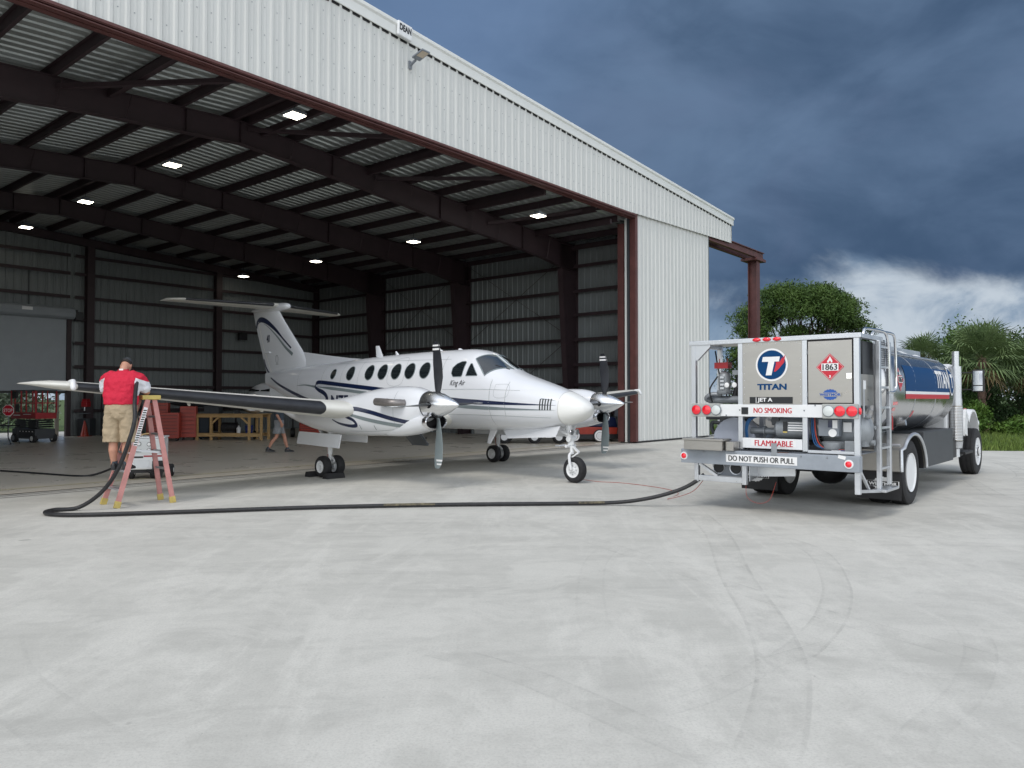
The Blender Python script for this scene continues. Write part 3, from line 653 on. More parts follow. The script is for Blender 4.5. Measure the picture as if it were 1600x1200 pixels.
    for zz in (1.84, 1.34, 1.12):
        for k in range(58): p_ = side(1.5+.05*k, zz-.02*k/58, .0015, sg); rv.box(p_.x-.005, p_.x+.005, p_.y-.0025, p_.y+.0025, p_.z-.005, p_.z+.005)
    for xx in (1.43, 1.47, 2.88, 3.28, -3.33, -4.68):
        for k in range(24): 
            zz = f_zb(xx)+.12+(f_zt(xx)-f_zb(xx)-.25)*k/23; p_ = side(xx, zz, .0015, sg); rv.box(p_.x-.005, p_.x+.005, p_.y-.0025, p_.y+.0025, p_.z-.005, p_.z+.005)
    o_ = obj('rivet_rows', rv, M['offw'], A); o_['kind'] = 'stuff'
# antennas
def blade(nm, x, z, h, c0, c1, rake, up=1, th=.02, y=0):
    r = []
    for t in (0, 1):
        c = c0+(c1-c0)*t; r.append([(x-rake*t+c*math.cos(q)*.5, y+th*math.sin(q)*(1-.5*t), z+up*h*t) for q in (2*PI*k/14 for k in range(14))])
    return obj(nm, MB().ring(r), M['paintw'], A, smooth=40)
blade('dorsal_antenna', -1.66, 2.70, .30, .30, .15, .10); blade('whip_antenna', -.95, 2.73, .10, .14, .05, .07); blade('gps_antenna', .65, 2.75, .05, .16, .08, .03, th=.05)
blade('gps_antenna', 1.3, 2.76, .04, .14, .08, .03, th=.05); blade('belly_antenna', 2.35, 1.0, .32, .24, .12, .16, -1)
obj('pitot_tube', MB().tube([(4.25, -.2, 1.13), (4.3, -.24, 1.06), (4.5, -.24, 1.05)], .014), M['chrome'], A)
# fin, rudder, dorsal fillet, ventral fin
def naca(c, t, n=14):
    up = [(c*(1-math.cos(PI*k/n))/2, ) for k in range(n+1)]; y = lambda x: 5*t*c*(.2969*math.sqrt(x/c)-.126*(x/c)-.3516*(x/c)**2+.2843*(x/c)**3-.1036*(x/c)**4)
    return [(x[0], y(x[0])) for x in reversed(up)]+[(x[0], -y(x[0])) for x in up[1:-1]]
fin_le = interp([2.2, 2.55, 2.8, 4.1, 4.35], [-4.2, -4.75, -4.98, -6.33, -6.55]); fin_te = interp([2.2, 2.3, 4.15, 4.4], [-7.08, -7.12, -7.93, -8.02])
def finsec(z, te=None):
    le = fin_le(z); c = le-fin_te(z); return [(le-x, y, z) for x, y in naca(c, .105)]
fin = obj('vertical_fin', MB().ring([finsec(2.2+2.12*i/12) for i in range(13)]), M['paintw'], A, smooth=45)
def finpt(x, z, off, sg):
    le = fin_le(z); c = le-fin_te(z); q = min(.995, max(.002, (le-x)/c)); t = .105
    y = 5*t*c*(.2969*math.sqrt(q)-.126*q-.3516*q*q+.2843*q**3-.1036*q**4); return V((x, sg*(y+off), z))
def finrib(path, w, nm, m, sg):
    c = bez([(x, 0, z) for x, z in path], 8); n = len(c); vs = []; fs = []
    for i, p in enumerate(c):
        d = (c[min(i+1, n-1)]-c[max(i-1, 0)]).normalized(); q = V((-d.z, 0, d.x)); ww = w(i/(n-1)) if callable(w) else w
        for k in (-.5, 0, .5): r = p+q*ww*k; vs.append(finpt(r.x, r.z, .004, sg))
        if i: fs += [((i-1)*3+k, (i-1)*3+k+1, i*3+k+1, i*3+k) for k in range(2)]
    obj(nm, MB().add(vs, fs), m, fin)
for sg in (-1, 1):
    finrib([(-7.78, 3.82), (-7.70, 3.98), (-7.45, 4.06), (-7.05, 3.97), (-6.55, 3.72), (-6.1, 3.42), (-5.65, 3.12)], lambda t: .05+.11*math.sin(PI*min(1, t*1.1+.1)), 'navy_stripe', M['navy'], sg)
    finrib([(-7.25, 3.93), (-6.9, 3.78), (-6.4, 3.48), (-5.95, 3.16), (-5.55, 2.93)], lambda t: .01+.09*t, 'grey_stripe', M['gstripe'], sg)
    finrib([(-7.62, 4.0), (-7.3, 3.2), (-6.75, 2.33)], .035, 'rudder_hinge_line', M['offw'], sg)
    finrib([(-7.32, 2.86), (-7.2, 2.62), (-6.98, 2.42), (-6.7, 2.30)], lambda t: .05+.06*t, 'navy_stripe', M['navy'], sg)
    t = MB(); letter(t, '40', .24, lambda x, y: finpt(-6.98+(x if sg < 0 else -x), 3.46+y, .005, sg), sub=2, bold=.03, shear=.2, fit=.22); obj('fin_number', t, M['navy'], fin)
    lp = [(.10*math.cos(q), .10*math.sin(q)) for q in (PI*1.35*k/14-.6 for k in range(15))]
    finrib([(-6.42+a, 2.80+c_) for a, c_ in [(-.10, -.12), (-.045, -.12), (-.085, -.03), (-.095, .06), (-.05, .13), (.02, .13), (.06, .06), (.05, -.03), (.01, -.12), (.07, -.12)]], .016, 'omega_mark', M['gstripe'], sg)
    obj('tab_actuator', MB().box(-7.12, -6.85, min(sg*.06, sg*.115), max(sg*.06, sg*.115), 3.02, 3.07), M['paintw'], fin, bevel=.012)
d = MB().ring([[(x, -w, zb), (x, -w*.45, (zb+zt)/2), (x, 0, zt), (x, w*.45, (zb+zt)/2), (x, w, zb)] for x, zb, zt, w in ((-2.3, 2.66, 2.685, .03), (-3, 2.6, 2.74, .07), (-4, 2.55, 2.85, .09), (-5.1, 2.5, 2.98, .10), (-5.6, 2.5, 3.0, .10))])
obj('dorsal_fillet', d, M['paintw'], A, smooth=50)
v = MB().ring([[(x, -.03, zb), (x, .03, zb), (x, .025, zt), (x, -.025, zt)] for x, zb, zt in ((-4.8, 1.50, 1.56), (-6.2, 1.52, 1.86), (-6.95, 1.60, 2.1))])
obj('ventral_fin', v, M['paintw'], A)
b = MB().ring([[(x, r*math.cos(q), 4.37+r*.8*math.sin(q)) for q in (2*PI*k/20 for k in range(20))] for x, r in ((-5.93, .02), (-5.97, .08), (-6.08, .125), (-6.3, .15), (-6.7, .15), (-7.3, .12), (-7.9, .08), (-8.1, .02))])
obj('tail_bullet', b, M['paintw'], A, smooth=50)
def wing_ring(y, le, c, z, t, n=14, camber=0): return [(le-x, y, z+yy+camber*c*4*(x/c)*(1-x/c)) for x, yy in naca(c, t, n)]
def boot_ring(y, le, c, z, t, cam=0, f=.085, off=.004):
    pts = [(le-x, y, z+yy+cam*c*4*(x/c)*(1-x/c)) for x, yy in naca(c, t, 40) if x <= f*c]
    up = [(x+off*.7, yy, zz+off*(1 if zz > z else -1)) for x, yy, zz in pts]
    return up
for sg in (-1, 1):
    secs = [(0, -6.25, 1.5, 4.42, .11), (.5, -6.42, 1.40, 4.425, .11), (2.55, -7.15, .93, 4.44, .10), (2.80, -7.42, .72, 4.445, .09)]
    st = obj('tailplane', MB().ring([wing_ring(sg*y, *r) for y, *r in secs]), M['offw'], A, smooth=45)
    bs = [(.25, -6.335, 1.45, 4.422, .11), (2.5, -7.13, .94, 4.44, .10)]
    obj('deice_boot', MB().ring([boot_ring(sg*y, *r, f=.07) for y, *r in bs], cap=False, closed=False), M['boot'], st, smooth=60)
    obj('elevator_gap', MB().bar((-7.35, sg*.3, 4.34), (-7.78, sg*2.6, 4.40), .012, .012), M['gstripe'], st)
    zw = lambda y: 1.20+.045*y if y < 2.6 else 1.415+.0885*(y-2.95)
    ws = [(.3, 1.62, 2.6, 1.22, .16), (2.2, 1.6, 2.55, 1.34, .16), (3.0, 1.50, 2.32, zw(3.0), .16), (3.5, 1.40, 2.16, zw(3.5), .155), (5.5, 1.19, 1.68, zw(5.5), .145), (7.85, .93, 1.13, zw(7.85), .13),
          (8.08, .84, 1.0, zw(8.08), .12), (8.24, .62, .72, zw(8.2)+.005, .10), (8.36, .22, .30, zw(8.3)+.005, .07)]
    wg = obj('wing', MB().ring([wing_ring(sg*y, *r, 18, .012) for y, *r in ws]), M['offw'], A, smooth=45)
    top = [(y, *r) for y, *r in ws if 2.9 < y < 8]
    bb = [(3.62, 1.387, 2.13, zw(3.62), .1546), (5.5, 1.19, 1.68, zw(5.5), .145), (7.80, .936, 1.14, zw(7.80), .13)]
    obj('deice_boot', MB().ring([boot_ring(sg*y, *r, .012, .10) for y, *r in bb], cap=False, closed=False), M['boot'], wg, smooth=60)
    obj('landing_light_cover', MB().cap_tube([(.80, sg*7.86, zw(7.86)+.06), (.93, sg*7.87, zw(7.86)+.07), (.985, sg*7.88, zw(7.86)-.03)], .042, 10), M['white'], wg, smooth=60)
    obj('aileron_gap', MB().bar((-.2, sg*5.2, zw(5.2)+.09), (.06, sg*7.9, zw(7.9)+.045), .012, .006), M['gstripe'], wg)
    for y in (4.1, 5.6, 6.9): obj('hinge_fairing', MB().cap_tube([(-.3+.04*y, sg*y, zw(y)-.10), (-.62+.09*y, sg*y, zw(y)-.06)], .03, 8), M['offw'], wg, smooth=50)
    # nacelle
    Y = sg*2.594
    nx = [3.18, 3.05, 2.8, 2.4, 1.9, 1.3, .7, 0, -.8, -1.5, -2.0]
    nt_, nb_, nw_ = (interp(nx, q) for q in ([1.79, 1.835, 1.885, 1.895, 1.865, 1.78, 1.69, 1.62, 1.56, 1.5, 1.46], [1.30, 1.17, 1.02, .955, .93, .915, .92, .96, 1.10, 1.28, 1.40], [.245, .30, .37, .425, .455, .465, .46, .44, .36, .22, .05]))
    def nac(x, th, off=0, Y=Y):
        zt, zb, w = nt_(x), nb_(x), nw_(x); zm = (zt+zb)/2; e = .86; c, s = math.cos(th), math.sin(th)
        return V((x, Y-(w+off)*math.copysign(abs(c)**e, c), zm+((zt-zb)/2+off)*math.copysign(abs(s)**e, s)))
    na = obj('engine_nacelle', MB().ring([[nac(x, 2*PI*k/40) for k in range(40)] for x in [3.18-.13*i for i in range(40)]+[-2.0]]), M['paintw'], A, smooth=50)
    def nside(x, z, off=.004, s2=-1):
        lo, hi = -PI/2, PI/2
        for _ in range(30):
            m = (lo+hi)/2
            if nac(x, m).z < z: lo = m
            else: hi = m
        p = nac(x, lo, off); return V((p.x, Y+(p.y-Y)*(1 if s2 < 0 else -1), p.z))
    for s2 in (-1, 1):
        def nrib(path, w, nm, m):
            c = bez([(x, 0, z) for x, z in path], 8); n = len(c); vs = []; fs = []
            for i, p in enumerate(c):
                d = (c[min(i+1, n-1)]-c[max(i-1, 0)]).normalized(); q = V((-d.z, 0, d.x)); ww = w(i/(n-1)) if callable(w) else w
                for k in (-.5, 0, .5): r = p+q*ww*k; vs.append(nside(r.x, r.z, .004, s2))
                if i: fs += [((i-1)*3+k, (i-1)*3+k+1, i*3+k+1, i*3+k) for k in range(2)]
            obj(nm, MB().add(vs, fs), m, na)
        nrib([(1.18, 1.36), (1.25, 1.43), (1.5, 1.46), (2.0, 1.40), (2.5, 1.30), (3.0, 1.21)], .078, 'navy_stripe', M['navy'])
        nrib([(1.18, 1.37), (1.2, 1.31), (1.45, 1.24), (1.52, 1.15), (1.35, 1.12), (1.0, 1.16), (.75, 1.24)], lambda t: .02+.05*math.sin(PI*t), 'navy_stripe', M['navy'])
        nrib([(.95, 1.38), (1.3, 1.35), (1.8, 1.27), (2.4, 1.19), (3.0, 1.125)], lambda t: .02+.05*min(1, t*2), 'grey_stripe', M['gstripe'])
        for px in (1.62, 2.05): nrib([(px, 1.06), (px, 1.15)], .018, 'cowl_latch', M['gstripe'])
        nrib([(1.2, 1.02), (1.9, 1.03), (2.6, 1.08)], .005, 'panel_seam', M['gstripe']); nrib([(2.62, 1.0), (2.62, 1.4), (2.62, 1.8)], .005, 'panel_seam', M['gstripe'])
        # exhaust stack
        y0 = Y+s2*.33; e = MB().tube(bez([(2.86, y0, 1.57), (2.80, y0+s2*.15, 1.575), (2.66, y0+s2*.215, 1.585), (2.32, y0+s2*.235, 1.60)], 6), [.074]*17+[.072, .07], 14)
        ex = obj('exhaust_stack', e, M['exhaust'], na, smooth=60)
    # chin intake
    ic, ir = 1.225, .125
    def ov(x, ry, rz, z): return [(x, Y+ry*math.copysign(abs(math.cos(q))**.8, math.cos(q)), z+rz*math.copysign(abs(math.sin(q))**.8, math.sin(q))) for q in (2*PI*k/28 for k in range(28))]
    obj('intake_duct', MB().ring([ov(3.10, .24, .115, 1.21), ov(3.29, .25, .12, 1.225), ov(3.30, .265, .135, 1.225), ov(3.15, .285, .155, 1.21), ov(2.9, .31, .175, 1.17), ov(2.5, .30, .18, 1.12), ov(2.2, .26, .15, 1.08)]), M['paintw'], na, smooth=50)
    obj('intake_lip', MB().ring([ov(3.28, .268, .138, 1.226), ov(3.36, .262, .132, 1.23), ov(3.385, .252, .122, 1.23), ov(3.37, .24, .112, 1.23), ov(3.25, .232, .105, 1.225)], cap=False), M['chrome'], na, smooth=60)
    obj('intake_throat', MB().ring([ov(3.34, .238, .110, 1.229), ov(3.12, .22, .10, 1.225), ov(3.11, .01, .004, 1.228)], cap=False), M['black'], na)
    # spinner and propeller
    pz = 1.545
    pr = [(0, .245), (.10, .246), (.22, .238), (.36, .205), (.50, .155), (.62, .10), (.72, .05), (.775, .018), (.785, .002)]
    sp = obj('spinner', MB().lathe(pr, (3.185, Y, pz), (1, 0, 0), 40), mat('spinner_metal', (.84, .85, .87), .25, metal=1), A, smooth=60)
    obj('spinner_backplate', MB().lathe([(-.02, .25), (.012, .25)], (3.185, Y, pz), (1, 0, 0), 36), M['darkgrey'], sp)
    for k in range(4):
        rot = math.radians(1.5+90*k); R = Matrix.Translation((3.42, Y, pz)) @ Matrix.Rotation(rot, 4, 'X')
        rings = []
        for r, c, tk, tw, sw in ((.10, .06, .055, 30, 0), (.19, .075, .05, 28, 0), (.30, .14, .032, 24, .01), (.5, .205, .022, 18, .02), (.75, .235, .016, 10, .01), (.98, .215, .011, 4, -.01), (1.10, .17, .008, 1, -.03), (1.165, .10, .005, 0, -.045)):
            ang = math.radians(tw-6); ring = []
            for q in (2*PI*j/16 for j in range(16)):
                a_, b_ = c/2*math.cos(q)+sw, tk/2*math.sin(q); ring.append(R @ V((a_*math.cos(ang)-b_*math.sin(ang), a_*math.sin(ang)+b_*math.cos(ang), r)))
            rings.append(ring)
        m = MB().ring(rings)
        for i in range(len(m.f)):
            j = i % 16; band = i//16
            m.m[i] = (1 if j < 8 else 0) if i < 16*7 else 0
        bl = obj('propeller_blade', m, [M['boot'], M['gstripe']], sp, smooth=50)
        tp = MB()
        for r0, r1 in ((1.0, 1.035), (1.07, 1.10)):
            rr = []
            for r in (r0, r1):
                t_ = (r-.98)/.12; c = (.215+(.17-.215)*t_)+.008; ring = []
                for q in (2*PI*j/16 for j in range(16)):
                    a_, b_ = c/2*math.cos(q)-.01-.02*t_, .009*math.sin(q); ring.append(R @ V((a_, b_, r)))
                rr.append(ring)
            tp.ring(rr)
        obj('tip_band', tp, M['decalwhite'], bl)
        obj('blade_boot', MB().lathe([(.0, .06), (.07, .058)], R @ V((0, 0, .165)), (R.to_3x3() @ V((0, 0, 1))), 16), M['black'], bl)
    # main gear
    G = obj('main_gear_leg', MB().cyl((0, Y, 1.1), (0, Y, .48), .055).cyl((0, Y, .5), (0, Y, .22), .036), M['white'], A, smooth=40)
    obj('axle', MB().cyl((0, Y-.2, .225), (0, Y+.2, .225), .035), M['alu'], G)
    obj('drag_brace', MB().bar((0, Y, .6), (-.45, Y, 1.05), .04, .04).bar((0, Y+.05, .42), (.12, Y+.03, .34), .03, .03).bar((.12, Y+.03, .34), (.02, Y, .27), .03, .03), M['white'], G)
    obj('brake_line', MB().tube(bez([(-.06, Y, .95), (-.09, Y, .6), (-.05, Y, .3)]), .012), M['redwire'], G)
    for s2 in (-1, 1):
        yc = Y+s2*.165; tw_ = obj('tyre', MB().lathe([(-.085, .13), (-.088, .16), (-.08, .20), (-.055, .22), (0, .226), (.055, .22), (.08, .20), (.088, .16), (.085, .13)], (0, yc, .226), (0, 1, 0), 36, False), M['rubber'], G, smooth=50)
        obj('wheel_hub', MB().lathe([(-.09, .01), (-.092, .05), (-.07, .06), (-.065, .11), (-.086, .135), (.086, .135), (.065, .11), (.07, .06), (.092, .05), (.09, .01)], (0, yc, .226), (0, 1, 0), 28), M['white'], G, smooth=40)
        obj('gear_door', MB().prism([(-.62, Y+s2*.40, .70), (.92, Y+s2*.40, .66), (.94, Y+s2*.36, .93), (-.60, Y+s2*.36, .96)], (0, s2*.02, 0)) if s2 == sg else MB().prism([(-.50, Y+s2*.36, .74), (.8, Y+s2*.36, .74), (.85, Y+s2*.33, .95), (-.55, Y+s2*.33, .97)], (0, s2*.02, 0)), M['paintw'], A)
# nose gear
G = obj('nose_gear_leg', MB().cyl((4.40, 0, 1.22), (4.47, 0, .74), .065).cyl((4.47, 0, .76), (4.49, 0, .56), .04).tube(bez([(4.49, -.0, .60), (4.50, -.10, .54), (4.53, -.125, .40), (4.56, -.125, .26)]), .03, 10).cyl((4.45, -.15, .72), (4.45, .15, .72), .03).cyl((4.47, -.10, .86), (4.47, .10, .86), .055), M['white'], A, smooth=50)
obj('torque_link', MB().bar((4.51, 0, .72), (4.66, 0, .60), .06, .025).bar((4.66, 0, .60), (4.52, -.03, .50), .06, .025), M['white'], G)
obj('steering_rod', MB().cyl((4.42, -.11, .74), (4.36, -.24, .73), .02).cyl((4.36, -.2, .73), (4.30, -.3, .73), .012), M['alu'], G)
for y in (-.09, .09): obj('taxi_light', MB().lathe([(0, .02), (.03, .055), (.05, .06), (.06, .055)], (4.50, y, 1.0), (1, 0, -.1), 16), M['chrome'], G, smooth=50)
obj('drag_brace', MB().bar((4.44, -.06, .95), (4.05, -.06, 1.08), .04, .04).bar((4.44, .06, .95), (4.05, .06, 1.08), .04, .04), M['white'], G)
obj('tyre', MB().lathe([(-.075, .15), (-.085, .18), (-.08, .225), (-.05, .252), (0, .258), (.05, .252), (.08, .225), (.085, .18), (.075, .15)], (4.56, 0, .257), (0, 1, 0), 40, False), M['rubber'], G, smooth=50)
obj('wheel_hub', MB().lathe([(-.095, .01), (-.098, .04), (-.07, .055), (-.06, .12), (-.08, .155), (.08, .155), (.06, .12), (.07, .055), (.098, .04), (.095, .01)], (4.56, 0, .257), (0, 1, 0), 32), M['white'], G, smooth=40)
hb = MB()
for k in range(8): q = 2*PI*k/8; hb.cyl((4.56+.085*math.cos(q), -.078, .257+.085*math.sin(q)), (4.56+.085*math.cos(q), -.064, .257+.085*math.sin(q)), .011, n=8)
obj('wheel_bolts', hb, M['alu'], G)
for s2 in (-1, 1): obj('nose_gear_door', MB().prism([(2.85, s2*.22, 1.0), (3.02, s2*.27, .83), (4.30, s2*.27, .90), (4.40, s2*.24, 1.12), (3.9, s2*.22, 1.06)], (0, s2*.018, 0)), M['paintw'], A)
# airstair hanging open on the far side
ad = MB().prism([(-2.0, .78, .98), (-1.35, .78, .98), (-1.35, 1.35, .42), (-2.0, 1.35, .42)], (0, .03, .05)); ads = obj('airstair_door', ad, M['grey'], A)
for k in range(3): obj('stair_tread', MB().box(-1.95, -1.4, .85+.16*k, 1.03+.16*k, .93-.16*k, .96-.16*k), M['black'], ads)
obj('stair_cable', MB().tube([(-1.36, 1.32, .5), (-1.3, 1.1, .75), (-1.33, .8, 1.0)], .01), M['alu'], ads)
# ------------------------------------------------------------------ fuel truck  (x forward, y to its left; right tyre wall at y = 0)
TA = math.radians(49); TW = V((6.2705, 11.9657, 0))
T = thing('fuel_truck', 'stainless fuel tanker truck seen from behind, with a blue band along its tank', 'fuel truck', TW, TA)
RX = -2.5
obj('chassis_frame', MB().box(-2.35, 6.9, .80, .88, .74, .98).box(-2.35, 6.9, 1.62, 1.70, .74, .98).box(-2.3, -2.2, .88, 1.62, .76, .96).box(-.9, -.8, .88, 1.62, .76, .96).box(.9, 1, .88, 1.62, .76, .96), M['black'], T)
obj('rear_axle', MB().cyl((0, .2, .5), (0, 2.3, .5), .085).ball((0, 1.25, .49), (.26, .30, .26)).lathe([(-.34, .02), (-.30, .12), (-.2, .2)], (0, 1.25, .5), (1, 0, 0)).bar((-.6, .84, .72), (.6, .84, .72), .08, .12).bar((-.6, 1.66, .72), (.6, 1.66, .72), .08, .12), M['black'], T, smooth=40)
def tyre(x, y0, y1, r=.505):
    yc, w = (y0+y1)/2, (y1-y0)/2
    return MB().lathe([(-w*.82, .30), (-w, .36), (-w, r-.05), (-w*.86, r-.008), (-w*.62, r), (-w*.6, r-.012), (-w*.52, r-.012), (-w*.5, r), (-w*.06, r), (-w*.05, r-.012), (w*.05, r-.012), (w*.06, r), (w*.5, r), (w*.52, r-.012), (w*.6, r-.012), (w*.62, r), (w*.86, r-.008), (w, r-.05), (w, .36), (w*.82, .30)], (x, yc, r-.004), (0, 1, 0), 48, False)
def wheel(x, y0, y1, out, front=False):
    t = obj('tyre', tyre(x, y0, y1), M['rubber'], T, smooth=35); yo = y0 if out < 0 else y1; s = 1 if out < 0 else -1
    d = .03 if front else .125
    pr = [(0.02, .30), (.0, .305), (.012, .285), (d+.02, .262), (d+.03, .2), (d, .15), (d-.03, .10), (d-.07, .095), (d-.08, .02)]
    obj('wheel_rim', MB().lathe([(s*h, r) for h, r in pr], (x, yo, .5), (0, 1, 0), 40), M['white'], t, smooth=35)
    nb = MB()
    for k in range(10): q = 2*PI*k/10; nb.cyl((x+.14*math.cos(q), yo+s*(d+.02), .5+.14*math.sin(q)), (x+.14*math.cos(q), yo+s*(d-.03), .5+.14*math.sin(q)), .016, n=6)
    obj('lug_nuts', nb, M['alu'], t)
    if front: 
        for k in range(5): q = 2*PI*k/5; pass
        obj('hub_cap', MB().lathe([(s*(d+.01), .105), (s*(d-.05), .10), (s*(d-.075), .06), (s*(d-.08), .01)], (x, yo, .5), (0, 1, 0), 24), M['black'], t, smooth=40)
for y0, y1, o_ in ((.0, .27, -1), (.32, .59, 1), (1.91, 2.18, -1), (2.23, 2.5, 1)): wheel(0, y0, y1, o_)
wheel(6.27, .15, .45, -1, True); wheel(6.27, 2.05, 2.35, 1, True)
obj('front_axle', MB().cyl((6.27, .3, .5), (6.27, 2.2, .5), .06), M['black'], T)
# ---- tank
TC, TZ = 1.25, 1.775
def tanksec(x, k=1, n=64, off=0):
    out = []
    for q in (2*PI*i/n for i in range(n)):
        c, s = math.cos(q), math.sin(q); e = .64 if s > 0 else .80
        hh = .735 if s > 0 else .765
        out.append(V((x, TC-(1.19*k+off)*math.copysign(abs(c)**e, c), TZ+(hh*k+off)*math.copysign(abs(s)**e, s))))
    return out
def tside(x, z, off=.004):
    lo, hi = -PI/2, PI/2
    def P(q, o):
        c, s = math.cos(q), math.sin(q); hh, e = (.735, .64) if s > 0 else (.765, .80)
        return V((x, TC-(1.19+o)*math.copysign(abs(c)**e, c), TZ+(hh+o)*math.copysign(abs(s)**e, s)))
    for _ in range(36):
        m = (lo+hi)/2
        if P(m, 0).z < z: lo = m
        else: hi = m
    return P(lo, off)
hd_ = [(-1.06, .55), (-1.03, .75), (-.97, .88), (-.90, .955), (-.84, .985), (-.80, 1)]
tk = obj('tank', MB().ring([tanksec(x, k) for x, k in hd_]+[tanksec(x) for x in (-.5, .5, 1.5, 2.5, 3.4)]+[tanksec(3.42+.98-(-x-.80+.98)+.0 if False else 3.4+(-.80-x), k) for x, k in reversed(hd_[:-1])]), M['tank'], T, smooth=40)
obj('tank_head_ring', MB().ring([tanksec(x, k, off=.008) for x, k in ((-.90, .955), (-.83, .992), (-.79, 1), (-.76, 1))], cap=False), M['alu'], tk, smooth=50)
for x in (.55, 1.95): obj('tank_seam', MB().ring([tanksec(x-.012, off=.002), tanksec(x, off=.005), tanksec(x+.012, off=.002)], cap=False), M['alu'], tk)
for z, x0, x1 in ((2.37, -.7, 3.3),): obj('drip_rail', MB().tube([tside(x0+(x1-x0)*i/10, z, .012) for i in range(11)], .012, 6), M['alu'], tk)
obj('subframe_rail', MB().prism([(-.9, .62, .98), (3.4, .62, .98), (3.4, .66, 1.15), (-.9, .66, 1.15)], (0, .08, 0)).prism([(-.9, 1.84, .98), (3.4, 1.84, .98), (3.4, 1.80, 1.15), (-.9, 1.80, 1.15)], (0, -.08, 0)), M['grey'], T)
def wrap(z0, z1, x0, x1, nm, m, off=.004):
    return obj(nm, MB().grid(lambda u, v: tside(x0+(x1-x0)*u, z0+(z1-z0)*v, off), 12, 8), m, tk, smooth=60)
wrap(1.775, 2.185, -.06, 3.02, 'blue_band', M['blue']); wrap(1.73, 1.775, -.06, 3.02, 'white_stripe', M['decalwhite']); wrap(1.655, 1.73, -.06, 3.02, 'red_stripe', M['decalred'])
t = MB(); letter(t, 'TITAN', .31, lambda x, y: tside(2.50+x, 2.0+y, .009), sub=3, bold=.03, fit=.98); obj('lettering', t, M['decalwhite'], tk)
el = lambda rx, rz, o: MB().add(*disc(lambda a, c: tside(3.22+a, 1.985+c, o), rx, rz))
obj('round_emblem', el(.20, .27, .006), M['decalwhite'], tk); obj('emblem_field', el(.17, .235, .009), M['blue'], tk)
t = MB(); letter(t, 'T', .26, lambda x, y: tside(3.22+x, 1.985+y, .013), sub=3, bold=.05, fit=.17); obj('emblem_letter', t, M['decalwhite'], tk)
def placard(fn, parent, r=.185, num=True):
    p = obj('hazard_placard', MB().add([fn(0, r), fn(-r, 0), fn(0, -r), fn(r, 0), fn(0, 0)], [(0, 1, 4), (1, 2, 4), (2, 3, 4), (3, 0, 4)]), M['decalred'], parent)
    f2 = lambda x, y: fn(x, y, .003)
    obj('number_panel', MB().poly([f2(-.112, -.05), f2(.112, -.05), f2(.112, .05), f2(-.112, .05)]), M['decalwhite'], p)
    f3 = lambda x, y: fn(x, y, .006)
    t = MB(); letter(t, '1863', .080, lambda x, y: fn(x-.003, y, .006), fit=.19); letter(t, '1863', .080, lambda x, y: fn(x+.003, y, .0072), fit=.19); obj('placard_number', t, M['decalblack'], p)
    t = MB(); letter(t, '3', .034, lambda x, y: f2(x, y-.128), bold=.05, sx=1.25); obj('class_number', t, M['decalwhite'], p)
    fl = [(-.035, .062), (-.037, .082), (-.03, .095), (-.024, .088), (-.02, .108), (-.006, .125), (-.002, .148), (.012, .128), (.016, .108), (.022, .112), (.028, .098), (.033, .085), (.034, .07), (.028, .060), (.014, .062), (.012, .075), (.0, .09), (-.010, .075), (-.014, .060)]
    obj('flame_symbol', MB().poly([f2(x, y) for x, y in fl]), M['decalwhite'], p)
    obj('placard_border', MB().ring([[f2(s*a, s*b_) for a, b_ in ((0, 1), (-1, 0), (0, -1), (1, 0))] for s in (r-.012, r-.016)], cap=False), M['decalwhite'], p)
placard(lambda x, y, o=0: tside(-.36+x, 1.95+y, .005+o), tk)
t = MB()
for k, (w, x) in enumerate(((.30, -.62), (.16, -.62), (.22, -.64))): t.grid(lambda u, v: tside(x-w/2+w*u, 1.56-.09*k+.05*v, .004), 4, 2)
obj('red_notice', t, M['lens'], tk)
obj('discharge_tag', MB().grid(lambda u, v: tside(.55+.1*u, 1.36+.1*v, .006), 2, 2), M['decalred'], tk)
# tank top
obj('rollover_coaming', MB().box(-.85, 3.35, .62, .66, 2.44, 2.575).box(-.85, 3.35, 1.84, 1.88, 2.44, 2.575).box(-.85, -.81, .66, 1.84, 2.44, 2.575), M['alu'], tk)
for x in (-.2, 2.2): obj('manhole', MB().cyl((x, 1.25, 2.48), (x, 1.25, 2.58), .27, n=28).cyl((x, 1.25, 2.58), (x, 1.25, 2.6), .2, n=24).box(x-.03, x+.03, 1.0, 1.5, 2.6, 2.62), M['alu'], tk, smooth=40)
obj('vent_dome', MB().ball((3.0, .75, 2.42), (.5, .22, .10)), M['white'], tk, smooth=60)
obj('top_label', MB().add([(1.5, .47, 2.456), (1.85, .47, 2.456), (1.85, .60, 2.515), (1.5, .60, 2.515)], [(0, 1, 2, 3)]), M['decalwhite'], tk)
# ---- rear pump module: frame
Y = lambda y: y
fr = lambda nm, *b, m='alu', bev=.004, par=T: obj(nm, MB().box(*b), M[m], par, bevel=bev)
fr('corner_post', RX, RX+.07, .03, .10, .38, 2.47); fr('corner_post', RX, RX+.07, 2.41, 2.48, .9, 2.47)
fr('module_post', RX, RX+.06, .715, .785, .92, 2.47); fr('module_post', RX, RX+.06, 1.655, 1.725, .92, 2.47)
fr('module_post', -1.62, -1.56, .03, .10, .9, 2.47); fr('module_post', -1.62, -1.56, 2.41, 2.48, .9, 2.47); fr('module_post', -1.62, -1.56, 1.70, 1.78, .9, 2.47)
fr('top_rail', RX-.012, RX+.08, .0, 2.51, 2.47, 2.535)
tr = fr('roof_plate', RX+.08, -1.5, .68, 2.50, 2.50, 2.515, m='steel'); fr('side_rail', RX+.08, -1.5, .0, .08, 2.47, 2.53); fr('side_rail', RX+.08, -1.5, 2.43, 2.51, 2.45, 2.50)
tb = MB()
